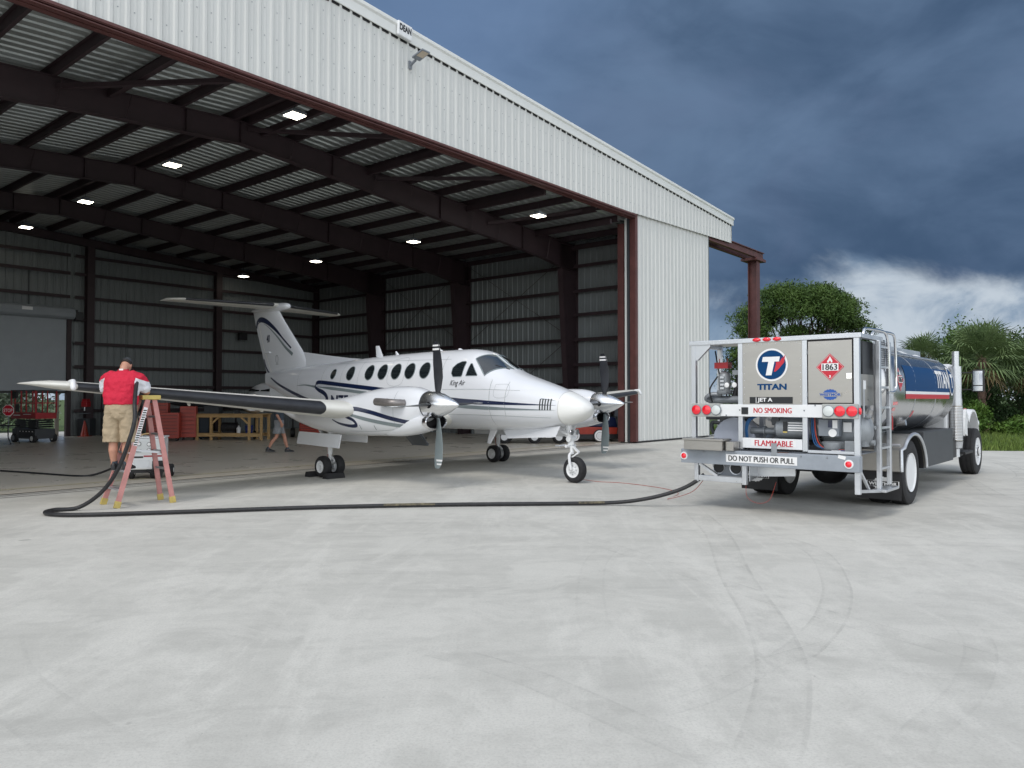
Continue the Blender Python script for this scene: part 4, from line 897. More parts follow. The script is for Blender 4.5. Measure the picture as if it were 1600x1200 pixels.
for i in range(62):
    for j in range(2): y = .03+.04*i; tb.bar((RX-.014, y+(.012 if j else 0), 2.487+.024*j), (RX-.014, y+.016+(.012 if j else 0), 2.50+.024*j), .006, .008)
o = obj('tread_pattern', tb, M['alu'], T); o['kind'] = 'stuff'
obj('corner_gusset', MB().prism([(RX+.01, 2.41, 2.47), (RX+.01, 2.41, 2.24), (RX+.01, 2.38, 2.24), (RX+.01, 2.17, 2.44), (RX+.01, 2.17, 2.47)], (.05, 0, 0)), M['alu'], T)
for y in (1.43, 1.28, 1.13): obj('marker_lamp', MB().ball((RX-.02, y, 2.505), (.03, .062, .03)), M['lens'], T, smooth=60)
F = lambda dx=0: (lambda y0, z0: (lambda x, y, o=0: V((RX+dx-o, y0-x, z0+y))))
cp = fr('centre_panel', RX+.012, RX+.03, .785, 1.655, 1.575, 2.47, m='steel', bev=0)
dp = fr('cabinet_door', RX-.012, RX+.02, .115, .70, 1.595, 2.445, m='steel', bev=.006); fr('door_surround', RX+.024, RX+.04, .10, .715, 1.57, 2.47, m='black', bev=0)
fn = F(.012)(1.22, 2.14)
P = lambda pts, nm, m, o, par=cp: obj(nm, MB().poly([fn(x, y, o) for x, y in pts]), M[m], par)
P(circle2(.235, 40), 'round_emblem', 'decalwhite', .003); P(circle2(.208, 40), 'emblem_field', 'blue', .006)
P([(-.125, .115), (.125, .115), (.11, .045), (.045, .045), (.0, -.15), (-.085, -.15), (-.045, .045), (-.14, .045)], 'emblem_letter', 'decalwhite', .0095)
P([(.125, .045), (.165, .115), (.16, .075), (.20, .14), (.185, .03), (.10, -.065), (.055, -.10), (.035, -.10), (.065, .0), (.065, .04)], 'emblem_bolt', 'decalred', .009)
t = MB(); letter(t, 'TITAN', .088, lambda x, y: fn(x, y-.315, .003), bold=.045, fit=.43); obj('company_lettering', t, M['blue'], cp)
jp = P([(-.33, -.555), (.30, -.555), (.30, -.46), (-.33, -.46)], 'fuel_grade_plate', 'decalblack', .004)
P([(-.235, -.55), (-.227, -.55), (-.227, -.465), (-.235, -.465)], 'plate_divider', 'decalwhite', .007)
t = MB(); letter(t, 'JET A', .072, lambda x, y: fn(x-.10, y-.508, .007), bold=.03, fit=.22); obj('grade_lettering', t, M['decalwhite'], cp)
placard((lambda y0, z0: (lambda x, y, o=0: V((RX-.016-o, y0-x, z0+y))))(.40, 2.085), dp)
fd = lambda x, y, o=0: V((RX-.016-o, .40-x, 1.71+y))
def gear(fn, par, m1, m2, k=1.0):
    g = []
    for i in range(16):
        for da, r in ((-.11, .97), (-.07, 1.04), (.07, 1.04), (.11, .97)): q = 2*PI*i/16+da; g.append((k*.10*r*math.cos(q), k*.072*r*math.sin(q)))
    e = obj('gear_emblem', MB().poly([fn(x, y, 0) for x, y in g]), m1, par)
    obj('emblem_bar', MB().poly([fn(x*k, y*k, .003) for x, y in ((-.15, -.026), (.15, -.026), (.15, .026), (-.15, .026))]), m2, par)
    t = MB(); letter(t, 'WESTMOR', .036*k, lambda x, y: fn(x, y, .006), bold=.04, fit=.28*k); obj('emblem_lettering', t, m1, par)
gear(fd, dp, M['gearblue'], M['steel'])
obj('door_latch', MB().box(RX-.02, RX-.012, .12, .19, 1.92, 2.0).cyl((RX-.02, .155, 1.955), (RX-.032, .155, 1.955), .022), M['chrome'], dp, bevel=.004)
# light bar
lb = fr('light_bar', RX-.02, RX+.05, .50, 2.08, 1.395, 1.572, m='white', bev=.006)
for y0, y1, ys in ((.04, .50, ((.415, 'lensclear'), (.265, 'lens'), (.11, 'lens'))), (1.995, 2.455, ((2.37, 'lens'), (2.20, 'lens'), (2.05, 'lensclear')))):
    pl = fr('lamp_panel', RX-.045, RX+.05, y0, y1, 1.385, 1.585, m='grey', bev=.008)
    pl.data.materials[0] = mat('lamp_panel_grey', (.40, .41, .39), .5, var=.06, scale=6)
    for y, m in ys:
        obj('lamp_ring', MB().lathe([(-.006, .080), (.006, .080), (.01, .072)], (RX-.045, y, 1.487), (-1, 0, 0), 24), M['grey'], pl)
        obj('tail_lamp', MB().lathe([(0, .071), (.010, .070), (.017, .05), (.019, .01)], (RX-.052, y, 1.487), (-1, 0, 0), 24), M[m], pl, smooth=50)
obj('side_marker', MB().ball((RX+.0, .02, 1.487), (.03, .02, .05)), M['lens'], T, smooth=60)
fb = lambda y0, z0, dx: (lambda x, y, o=0: V((RX+dx-o, y0-x, z0+y)))
sgn = fb(1.20, 1.487, -.0225); obj('no_smoking_label', MB().poly([sgn(x, y, 0) for x, y in ((-.295, -.055), (.29, -.055), (.29, .055), (-.295, .055))]), M['decalwhite'], lb)
t = MB(); letter(t, 'NO SMOKING', .076, lambda x, y: sgn(x-.003, y, .003), bold=.0, fit=.55); letter(t, 'NO SMOKING', .076, lambda x, y: sgn(x+.003, y, .0042), bold=.0, fit=.55); obj('no_smoking_lettering', t, M['decalred'], lb)
obj('small_plate', MB().box(RX-.03, RX-.02, 1.56, 1.66, 1.43, 1.53).box(RX-.034, RX-.03, 1.585, 1.635, 1.50, 1.525), M['decalblack'], lb)
# flammable bar
fb_ = fr('lower_bar', RX-.012, RX+.04, .785, 1.655, .94, 1.085, m='white', bev=.004)
sgn2 = fb(1.19, 1.018, -.0145); obj('flammable_label', MB().poly([sgn2(x, y, 0) for x, y in ((-.33, -.05), (.32, -.05), (.32, .05), (-.33, .05))]), M['decalwhite'], fb_)
t = MB(); letter(t, 'FLAMMABLE', .080, lambda x, y: sgn2(x-.003, y, .003), bold=.0, fit=.55); letter(t, 'FLAMMABLE', .080, lambda x, y: sgn2(x+.003, y, .0042), bold=.0, fit=.55); obj('flammable_lettering', t, M['decalred'], fb_)
fr('floor_rail', RX, RX+.06, .10, .715, .905, .945); fr('module_floor', RX+.07, -1.5, .1, 2.41, .89, .905, m='grey')
# bumper
bm = fr('rear_bumper', RX-.16, RX-.02, -.01, 2.575, .685, .895, m='bumpergrey', bev=.008)
sgn3 = fb(1.32, .79, -.1635); obj('warning_label', MB().poly([sgn3(x, y, 0) for x, y in ((-.52, -.058), (.52, -.058), (.52, .058), (-.52, .058))]), M['decalwhite'], bm)
t = MB(); letter(t, 'DO NOT PUSH OR PULL', .075, lambda x, y: sgn3(x-.003, y, .003), bold=.0, fit=.96); letter(t, 'DO NOT PUSH OR PULL', .078, lambda x, y: sgn3(x+.003, y, .0042), bold=.0, fit=.96); obj('warning_lettering', t, M['decalblack'], bm)
for y in (.12, 2.52):
    obj('lamp_ring', MB().lathe([(0, .06), (.012, .058), (.014, .045)], (RX-.16, y, .79), (-1, 0, 0), 24), M['white'], bm); obj('tail_lamp', MB().lathe([(.002, .043), (.02, .04), (.028, .02), (.03, .004)], (RX-.16, y, .79), (-1, 0, 0), 24), M['lens'], bm, smooth=50)
obj('inspection_tag', MB().add([V((RX-.164, .21+a, .865+b_)) for a, b_ in ((-.045, -.02), (.05, .0), (.04, .045), (-.055, .025))], [(0, 1, 2, 3)]), M['decalwhite'], bm)
obj('hose_bracket', MB().box(RX-.165, RX-.15, 1.085, 1.165, .86, 1.03), M['midgrey'], bm, bevel=.004); obj('rust_scar', MB().box(RX-.12, RX-.06, .95, 1.09, .896, .90), M['rust'], bm)
# toolbox and deadman frame at the left
tbx = fr('tool_box', RX-.30, RX-.03, 1.84, 2.45, .897, 1.035, m='steel', bev=.004); fr('box_lid', RX-.32, RX-.02, 1.82, 2.47, 1.036, 1.066, m='steel', par=tbx); fr('box_end', RX-.22, RX-.02, 1.70, 1.82, .897, 1.03, m='steel', par=tbx)
for b_ in ((RX-.05, RX+.02, 2.345, 2.41, .40, .69), (RX-.05, RX+.02, 1.585, 1.65, .40, .69), (RX-.05, RX+.02, 1.65, 2.345, .42, .50)): fr('step_frame', *b_)
obj('step_brace', MB().bar((RX-.02, 2.33, .67), (RX-.02, 2.04, .50), .05, .04), M['alu'], T)
hp = MB(); outer = [(1.655, .50), (2.06, .50), (2.16, .58), (2.16, .69), (1.655, .69)]
hpo = obj('holed_plate', MB().prism([(RX+.06, y, z) for y, z in outer], (.012, 0, 0)), M['grey'], T)
for y in (2.06, 1.79): obj('plate_hole', MB().lathe([(0, .08), (.004, .08)], (RX+.06, y, .625), (-1, 0, 0), 24), M['black'], hpo); obj('hole_rim', MB().lathe([(-.002, .082), (.012, .086), (.014, .095), (-.002, .1)], (RX+.06, y, .625), (-1, 0, 0), 24, False), M['alu'], hpo)
obj('reel_bracket', MB().prism([(RX+.02, 1.57, .45), (RX+.02, 1.57, .68), (RX+.8, 1.57, .68), (RX+.8, 1.57, .56)], (0, -.012, 0)).prism([(RX+.3, 1.0, .54), (RX+.3, 1.56, .50), (RX+.3, 1.56, .68), (RX+.3, 1.0, .68)], (.012, 0, 0)), M['alu'], T)
obj('bonding_wire', MB().tube(bez([(RX+.02, 1.62, .42), (RX+.02, 1.60, .22), (RX+.05, 1.45, .14), (RX+.1, 1.3, .2), (RX+.2, 1.24, .45)]), .003, 6), M['redwire'], T)
# machinery
mg = lambda nm, mb, m, sm=40: obj(nm, mb, M[m], T, smooth=sm)
mg('hose_reel', MB().lathe([(-.22, .02), (-.22, .30), (-.20, .31), (-.19, .20), (.19, .20), (.20, .31), (.22, .30), (.22, .02)], (RX+.42, 1.93, 1.06), (.94, .2, 0), 36), 'reelgrey')
mg('pump_motor', MB().lathe([(-.26, .02), (-.26, .11), (-.22, .155), (.22, .16), (.26, .12), (.26, .02)], (RX+.25, .98, 1.23), (0, 1, 0), 28), 'midgrey')
mt = MB()
for k in range(4): mt.box(RX+.085, RX+.092, .80, 1.02, 1.20+.035*k, 1.214+.035*k)
mg('motor_label', mt, 'decalwhite'); mg('motor_tag', MB().box(RX+.083, RX+.090, 1.03, 1.09, 1.19, 1.33), 'decalblack'); mg('yellow_tag', MB().box(RX+.078, RX+.083, 1.03, 1.09, 1.17, 1.19), 'yellow')
mg('suction_pipe', MB().cyl((RX+.28, 1.23, 1.18), (RX+.28, 1.64, 1.18), .05).cyl((RX+.28, 1.42, 1.18), (RX+.28, 1.44, 1.18), .075).tube(bez([(RX+.3, 1.3, 1.38), (RX+.34, 1.22, 1.32), (RX+.4, 1.2, 1.22)]), .04), 'midgrey')
mg('meter_body', MB().box(RX+.2, RX+.4, 1.13, 1.30, 1.27, 1.39).cyl((RX+.3, 1.22, 1.34), (RX+.12, 1.22, 1.34), .06), 'darkgrey')
for k in range(3): mg('blue_hose', MB().tube(bez([(RX+.12, 1.48+.02*k, 1.40), (RX+.10, 1.58+.02*k, 1.34), (RX+.10, 1.63+.012*k, 1.22), (RX+.12, 1.63+.012*k, 1.08)]), .011, 8), 'bluehose')
for k, m in enumerate(('bluehose', 'bluehose', 'redwire', 'black')): mg('control_line', MB().tube(bez([(RX+.12, .70-.02*k, 1.40), (RX+.12, .69-.025*k, 1.15), (RX+.12, .63-.03*k, 1.0), (RX+.14, .4, .945+.008*k), (RX+.16, .2, .94+.008*k)]), .009, 8), m)
mg('filter_vessel', MB().lathe([(-.36, .02), (-.34, .16), (-.28, .22), (.22, .22), (.28, .16), (.30, .02)], (RX+.45, .36, 1.22), (0, 1, 0), 32), 'midgrey')
fr('control_box', RX+.10, RX+.24, .33, .60, 1.14, 1.37, m='grey'); mg('box_label', MB().box(RX+.094, RX+.0995, .345, .41, 1.25, 1.36), 'decalwhite'); mg('navy_label', MB().box(RX+.094, RX+.0995, .415, .47, 1.26, 1.36), 'navy')
mg('oval_tag', MB().lathe([(0, .055), (.005, .055)], (RX+.1, .41, 1.185), (-1, 0, 0), 20), 'decalwhite'); mg('white_notice', MB().box(RX+.20, RX+.206, .19, .30, 1.20, 1.33), 'decalwhite')
mg('sump_drum', MB().lathe([(0, .15), (.02, .16), (.10, .16), (.12, .12)], (RX+.25, .45, .95), (0, 0, 1), 28), 'midgrey'); fr('valve_bracket', RX+.12, RX+.2, .14, .26, .91, 1.08, m='midgrey')
mg('valve_plate', MB().box(RX+.075, RX+.08, .30, .42, .91, .95), 'decalwhite'); mg('side_valve', MB().cyl((RX+.5, .1, 1.05), (RX+.5, -.02, 1.05), .04), 'midgrey'); mg('side_valve', MB().cyl((RX+.62, .12, 1.25), (RX+.62, .0, 1.25), .03), 'midgrey'); mg('side_valve', MB().box(RX+.3, RX+.47, .04, .09, 1.0, 1.08).cyl((RX+.35, .1, 1.4), (RX+.35, -.01, 1.4), .025), 'midgrey')
# upper left open bay
mg('filter_canister', MB().lathe([(0, .10), (.02, .115), (.06, .115), (.07, .09), (.28, .095), (.33, .07), (.36, .02)], (RX+.35, 2.10, 1.72), (0, 0, 1), 24), 'midgrey')
fbx = MB()
for k in range(4): fbx.box(RX+.235, RX+.26, 2.06, 2.12, 1.80+.055*k, 1.83+.055*k)
mg('canister_clamps', fbx, 'alu'); mg('black_loading_hose', MB().tube(bez([(RX+.5, 1.72, 2.2), (RX+.45, 1.84, 2.15), (RX+.42, 1.90, 1.95), (RX+.42, 1.95, 1.75), (RX+.42, 2.0, 1.6)]), .045, 12), 'black')
mg('red_meter', MB().box(RX+.25, RX+.4, 2.0, 2.22, 2.12, 2.21).cyl((RX+.3, 2.03, 2.21), (RX+.3, 2.03, 2.27), .006).cyl((RX+.3, 2.16, 2.21), (RX+.3, 2.16, 2.27), .006), 'red')
mg('manifold_pipe', MB().cyl((RX+.4, 2.36, 1.64), (RX+.4, 1.5, 1.64), .06).cyl((RX+.5, 1.9, 1.6), (RX+.5, 1.9, 2.1), .035).tube(bez([(RX+.4, 2.3, 1.6), (RX+.3, 2.38, 1.65), (RX+.3, 2.3, 1.72), (RX+.35, 2.15, 1.72)]), .035).box(RX+.3, RX+.5, 1.74, 1.95, 2.02, 2.09).cyl((RX+.4, 1.86, 2.09), (RX+.4, 1.86, 2.42), .03), 'midgrey')
mg('bracket_plate', MB().prism([(RX+.6, 1.80, 2.45), (RX+.6, 1.98, 2.45), (RX+.6, 1.86, 2.2), (RX+.6, 1.80, 2.2)], (.01, 0, 0)), 'alu')
mg('lower_pipework', MB().cyl((RX+.35, 2.4, 1.36), (RX+.35, 1.66, 1.36), .03).cyl((RX+.4, 1.78, 1.36), (RX+.4, 1.78, 1.1), .035).box(RX+.3, RX+.42, 2.06, 2.16, 1.26, 1.36).cyl((RX+.38, 1.98, 1.36), (RX+.38, 1.98, 1.15), .04).tube(bez([(RX+.3, 2.1, 1.27), (RX+.28, 2.26, 1.29), (RX+.28, 2.28, 1.2), (RX+.28, 2.24, 1.12)]), .03), 'darkgrey')
fr('inner_cabinet', -2.10, -1.62, .10, .66, 1.6, 2.45, m='darkgrey'); fr('inner_panel', RX+.1, -1.62, .69, .70, 1.58, 2.46, m='steel', bev=0); fr('side_panel', -2.38, -1.65, .085, .092, 1.56, 1.99, m='steel', bev=0)
fr('side_lever', -2.30, -2.26, .03, .05, 1.4, 1.9, m='alu'); fr('lever_tag', -2.34, -2.24, .02, .03, 1.78, 1.90, m='white')
obj('emergency_handle', MB().tube(bez([(-1.12, .03, 1.42), (-1.1, .0, 1.38), (-1.1, .0, 1.2)]), .02), M['red'], T)
# ladder with hoops
ld = MB()
obj('ladder_rail', MB().box(-1.80, -1.715, -.035, .02, .40, 2.47), M['alu'], T, bevel=.006); obj('ladder_rail', MB().box(-1.30, -1.225, -.035, .02, .42, 2.47), M['alu'], T, bevel=.006)
for k in range(7): obj('ladder_rung', MB().box(-1.715, -1.30, -.025, .015, .66+.285*k, .69+.285*k), M['alu'], T)
obj('lower_step', MB().box(-1.86, -1.2, -.12, .06, .36, .40), M['alu'], T, bevel=.006); obj('post_gusset', MB().bar((RX+.04, .06, .42), (-1.86, -.03, .38), .05, .04).bar((RX+.05, .07, .75), (RX+.35, .02, .42), .03, .03), M['alu'], T)
for y in (-.02, .30) if False else (0,):
    obj('grab_hoop', MB().tube(bez([(-2.32, .03, 2.50), (-2.26, .03, 2.59), (-2.1, .03, 2.615), (-1.6, .0, 2.615), (-1.43, -.02, 2.58), (-1.36, -.03, 2.44), (-1.34, -.03, 2.1), (-1.33, -.03, 1.76)]), .02, 10), M['chrome'], T, smooth=50)
    obj('grab_hoop', MB().tube(bez([(-1.86, .06, 2.50), (-1.8, .05, 2.58), (-1.65, .04, 2.605), (-1.2, -.0, 2.61), (-1.02, -.02, 2.58), (-.95, -.02, 2.44), (-.93, -.02, 2.1), (-.93, -.02, 1.86), (-.98, -.02, 1.78), (-1.1, -.02, 1.75), (-1.32, -.02, 1.75)]), .02, 10), M['chrome'], T, smooth=50)
ms = MB()
for k in range(14): ms.bar((-1.70, .012, 2.10+.027*k), (-1.32, .012, 2.13+.027*k), .012, .008)
me_ = obj('mesh_panel', MB().box(-1.71, -1.31, .022, .03, 2.08, 2.50), M['grey'], T); obj('mesh_bars', ms, M['alu'], me_)
# fenders, mudflaps
for sg in (0, 1):
    yy = lambda y: y if sg == 0 else 2.5-y
    arc = [(-.70, .56), (-.72, .88)]+[(.04+.68*math.cos(q)*1.14, .5+.60*math.sin(q)) for q in (PI-.75-(PI-.75-.05)*i/20 for i in range(21))]
    fe = obj('fender', MB().ring([[(x*1.0, yy(-.03), z), (x, yy(.66), z), (x+(.04-x)*.02, yy(.66), z-.012), (x+(.04-x)*.02, yy(-.03), z-.012)] for x, z in arc]), M['steel'], T)
    obj('fender_lip', MB().tube([(x, yy(-.03), z) for x, z in arc], .028, 8), M['alu'], fe, smooth=60)
    obj('fender_tube', MB().cyl((-.73, yy(-.02), .955), (-.73, yy(.66), .955), .022), M['alu'], fe, smooth=60)
    obj('fender_liner', MB().ring([[(x+(.04-x)*.06, yy(.66), z-.02), (x+(.04-x)*.06, yy(.0), z-.02)] for x, z in arc], cap=False, closed=False), M['black'], fe)
    mf = obj('mudflap', MB().box(-.655, -.642, min(yy(-.01), yy(.62)), max(yy(-.01), yy(.62)), .12, .58), M['black'], T, bevel=.004)
    obj('mudflap_bar', MB().box(-.66, -.635, min(yy(-.01), yy(.64)), max(yy(-.01), yy(.64)), .56, .59), M['steel'], mf)
    yc = yy(.245); gf = lambda x, y, o=0: V((-.659-o, yc-x, .36+y)); gear(gf, mf, M['decalwhite'], M['black'], 1.45)
    obj('emblem_frame', MB().ring([[gf(a*s_, b_*s_, .006) for a, b_ in ((-.225, -.044), (.225, -.044), (.225, .044), (-.225, .044))] for s_ in (.97, 1.03)], cap=False), M['decalwhite'], mf)
    mf.children[-2].data.materials[0] = M['decalwhite']
sb = fr('side_box', .96, 3.2, .04, .62, .50, 1.10, m='darkgrey', bev=.01); fr('side_box', .96, 3.2, 1.88, 2.46, .50, 1.10, m='darkgrey', bev=.01)
obj('discharge_pipe', MB().cyl((-.8, .55, 1.02), (3.3, .55, 1.28), .05).cyl((-.3, .4, 1.12), (1.6, .62, 1.1), .04).cyl((.35, .30, 1.25), (.35, .16, 1.27), .05), M['tank'], T, smooth=50)
# exhaust, cab
ex = obj('exhaust_shield', MB().cyl((4.12, .16, .82), (4.12, .16, 1.52), .115, n=24), M['steel'], T, smooth=40)
sl_ = MB()
for k in range(22): sl_.lathe([(0, .116), (.008, .119), (.016, .116)], (4.12, .16, .84+.03*k), (0, 0, 1), 20, False)
obj('shield_slots', sl_, M['alu'], ex)
obj('muffler_foot', MB().lathe([(0, .06), (.02, .10), (.14, .115), (.15, .12)], (4.12, .16, .66), (0, 0, 1), 24).cyl((4.12, .16, .5), (4.12, .16, .66), .06), M['alu'], ex, smooth=40)
obj('exhaust_stack', MB().cyl((4.12, .16, 1.52), (4.12, .16, 2.30), .10, n=24).cyl((4.12, .16, 2.30), (4.12, .16, 2.60), .062, n=20), M['alu'], T, smooth=40)
fr('cab_step', 4.2, 5.0, .02, .5, .55, .60, m='black'); fr('battery_box', 3.7, 4.7, .15, .7, .5, .85, m='black')
cabp = [(3.85, .95), (3.85, 2.05), (3.95, 2.25), (4.3, 2.36), (4.95, 2.34), (5.35, 1.75), (5.35, .95)]
cb = obj('cab', MB().prism([(x, .28, z) for x, z in cabp], (0, 1.94, 0)), M['white'], T, bevel=.04)
obj('windscreen', MB().add([(5.36, .4, 1.78), (5.36, 2.1, 1.78), (4.97, 2.05, 2.32), (4.97, .45, 2.32)], [(0, 1, 2, 3)]), M['glass'], cb)
for y in (.272, 2.228): obj('side_window', MB().add([(x, y, z) for x, z in ((4.25, 1.7), (5.2, 1.7), (4.92, 2.22), (4.3, 2.22))], [(0, 1, 2, 3)]), M['glass'], cb)
obj('rear_window', MB().box(3.842, 3.85, .7, 1.8, 1.65, 2.05), M['glass'], cb); obj('cab_door', MB().box(4.15, 5.25, .258, .28, .98, 1.66), M['white'], cb, bevel=.01); obj('door_handle', MB().box(4.25, 4.4, .24, .257, 1.5, 1.54), M['chrome'], cb)
hd2 = obj('bonnet', MB().ring([[(x, 1.25-w, zb), (x, 1.25-w, zt-.2), (x, 1.25-w+.18, zt), (x, 1.25+w-.18, zt), (x, 1.25+w, zt-.2), (x, 1.25+w, zb)] for x, w, zb, zt in ((5.34, .92, .95, 1.78), (5.9, .84, .95, 1.72), (6.8, .70, .9, 1.62), (7.25, .62, .85, 1.50), (7.32, .56, .85, 1.4))]), M['white'], T, bevel=.03)
obj('grille', MB().box(7.325, 7.34, .8, 1.7, .9, 1.35), M['black'], hd2); obj('front_bumper', MB().box(7.1, 7.25, .65, 1.85, .45, .75), M['chrome'], T, bevel=.03)
for sg in (0, 1):
    yy = lambda y: y if sg == 0 else 2.5-y
    arc = [(5.30, .92), (5.32, 1.2), (5.40, 1.40)]+[(6.22+.66*math.cos(q), .62+.80*math.sin(q)) for q in (2.35-(2.35-.1)*i/14 for i in range(15))]
    ff = obj('front_fender', MB().ring([[(x, yy(.22), z), (x, yy(.68), z+.04), (x, yy(.68), z-.0), (x, yy(.22), z-.05)] for x, z in arc]), M['white'], T, smooth=40)
    obj('fender_skirt', MB().prism([(5.31, yy(.23), .92), (5.62, yy(.23), .86), (5.60, yy(.23), 1.1), (5.74, yy(.23), 1.28), (5.45, yy(.23), 1.44), (5.33, yy(.23), 1.25)], (0, .03 if sg == 0 else -.03, 0)), M['white'], ff)
    obj('headlamp', MB().ball((7.0, yy(.38), 1.1), (.12, .14, .12)), M['lensclear'], ff, smooth=60); obj('fender_lamp', MB().ball((5.75, yy(.3), 1.43), (.05, .03, .025)), M['orange'], ff)
    obj('mirror', MB().box(5.02, 5.12, min(yy(-.18), yy(.04)), max(yy(-.18), yy(.04)), 1.80, 2.26), M['black'], T, bevel=.03)
    obj('mirror_glass', MB().box(5.012, 5.019, min(yy(-.155), yy(.015)), max(yy(-.155), yy(.015)), 1.94, 2.23).box(5.012, 5.019, min(yy(-.155), yy(.015)), max(yy(-.155), yy(.015)), 1.82, 1.92), M['chrome'], T)
    for z in (1.85, 2.2): obj('mirror_arm', MB().cyl((5.08, yy(-.07), z), (5.08, yy(.28), z), .012), M['black'], T)

# hinges, rivets and small fittings on the pump module
for z in (1.72, 2.30): obj('door_hinge', MB().cyl((RX-.018, .706, z-.035), (RX-.018, .706, z+.035), .007, n=8), M['midgrey'], dp)
rv = MB()
for y in (.81, 1.63):
    for k in range(9): rv.lathe([(0, .007), (.004, .005)], (RX+.012, y, 1.62+.10*k), (-1, 0, 0), 8)
for k in range(8): rv.lathe([(0, .007), (.004, .005)], (RX+.012, .86+.10*k, 2.445), (-1, 0, 0), 8)
o = obj('panel_rivets', rv, M['alu'], cp); o['kind'] = 'stuff'
for y, z in ((.75, 1.49), (1.69, 1.49), (1.9, 1.41), (.6, 1.56)): obj('bar_bolt', MB().lathe([(0, .012), (.008, .010)], (RX-.02, y, z), (-1, 0, 0), 6), M['midgrey'], lb)
for y in (.4, .75, 1.69, 2.2): obj('bumper_bolt', MB().lathe([(0, .014), (.010, .011)], (RX-.16, y, .865), (-1, 0, 0), 6), M['midgrey'], bm)
for k, y in enumerate((1.0, 1.12)): mg('pressure_gauge', MB().lathe([(0, .035), (.02, .038), (.024, .03)], (RX+.1, 1.70-.0*k+.12*k+.12, 1.86), (-1, 0, 0), 18), 'decalwhite')
for k, (a_, b_, c_) in enumerate((((RX+.45, 2.3, 2.4), (RX+.4, 2.2, 2.0), (RX+.4, 2.05, 1.6)), ((RX+.5, 1.8, 2.42), (RX+.45, 1.9, 2.3), (RX+.4, 2.05, 2.2)), ((RX+.3, 2.28, 1.6), (RX+.26, 2.3, 1.8), (RX+.32, 2.2, 2.0)))): mg('bay_cable', MB().tube(bez([a_, b_, c_]), .012, 6), 'black')
# ------------------------------------------------------------------ people
def flesh(name, mb, m, parent, vox=.012, it=4, fold=0):
    o = obj(name, mb, m, parent)
    r = o.modifiers.new('remesh', 'REMESH'); r.mode = 'VOXEL'; r.voxel_size = vox; r.use_smooth_shade = True
    s = o.modifiers.new('smooth', 'SMOOTH'); s.factor = .5; s.iterations = it
    if fold:
        tx = bpy.data.textures.new('cloth_folds', 'CLOUDS'); tx.noise_scale = .11; tx.noise_depth = 2
        d = o.modifiers.new('folds', 'DISPLACE'); d.texture = tx; d.strength = fold; d.mid_level = .5; d.texture_coords = 'LOCAL'
    return o
def sect(mb, secs, n=20):
    """(x, y, z, half width, half depth) rings"""
    return mb.ring([[(x+a*math.copysign(abs(math.cos(q))**.85, math.cos(q)), y+b*math.copysign(abs(math.sin(q))**.85, math.sin(q)), z) for q in (2*PI*k/n for k in range(n))] for x, y, z, a, b in secs])
def hand(mb, wrist, d, palm_n, side):
    """palm, four bent fingers of different lengths and a thumb; d = pointing direction, palm_n = palm normal, side = thumb direction"""
    w, d, nrm, s = V(wrist), V(d).normalized(), V(palm_n).normalized(), V(side).normalized()
    mb.ring([[w+d*t+s*a*math.cos(q)+nrm*b*math.sin(q) for q in (2*PI*k/12 for k in range(12))] for t, a, b in ((-.02, .026, .02), (.02, .034, .018), (.055, .042, .017), (.09, .041, .014))])
    for k, ln in enumerate((.068, .078, .072, .056)):
        b = w+d*.085+s*(.030-.020*k); mb.cap_tube([b, b+d*ln*.45+nrm*.006, b+d*ln*.78+nrm*.022, b+d*ln*.9+nrm*.042], [.0095, .009, .0085, .0078], 8)
    b = w+d*.03+s*.034; mb.cap_tube([b, b+d*.03+s*.022+nrm*.01, b+d*.06+s*.028+nrm*.02], [.012, .0108, .009], 8)
def shoe(mb, x, y, z, yaw, ln=.29):
    R = Matrix.Translation((x, y, z)) @ Matrix.Rotation(yaw, 4, 'Z')
    b = MB(); b.ring([[(sx*w, yy, zz) for sx, zz in ((-1, 0), (1, 0), (1, h*.6), (.55, h), (-.55, h), (-1, h*.6))] for yy, w, h in ((-.085, .030, .07), (-.06, .038, .11), (0, .040, .115), (.06, .043, .085), (.13, .048, .06), (.18, .042, .045), (ln-.085, .02, .03))])
    mb.add(b.v, b.f, R)
def head(mb, c, tilt):
    R = Matrix.Translation(c) @ Matrix.Rotation(tilt, 4, 'X')
    mb.ball((0, 0, 0), (.076, .095, .118), 20, 14, R); mb.ball((0, .035, -.062), (.058, .062, .062), 16, 10, R)
    b = MB(); b.cap_tube([(0, .088, .015), (0, .112, -.022)], [.011, .017], 8)
    for s in (-1, 1): b.ball((s*.078, -.005, -.005), (.011, .022, .034)); b.ball((s*.032, .082, .018), (.02, .014, .012))
    b.ball((0, .086, -.062), (.026, .012, .008)); mb.add(b.v, b.f, R); return R
def fat(mb):
    """a stout build below the neck"""
    w = lambda z: 1+.08*min(1, max(0, (1.56-z)/.1))
    mb.v = [(x*w(z), y*(1+(w(z)-1)*.6), z) for x, y, z in mb.v]
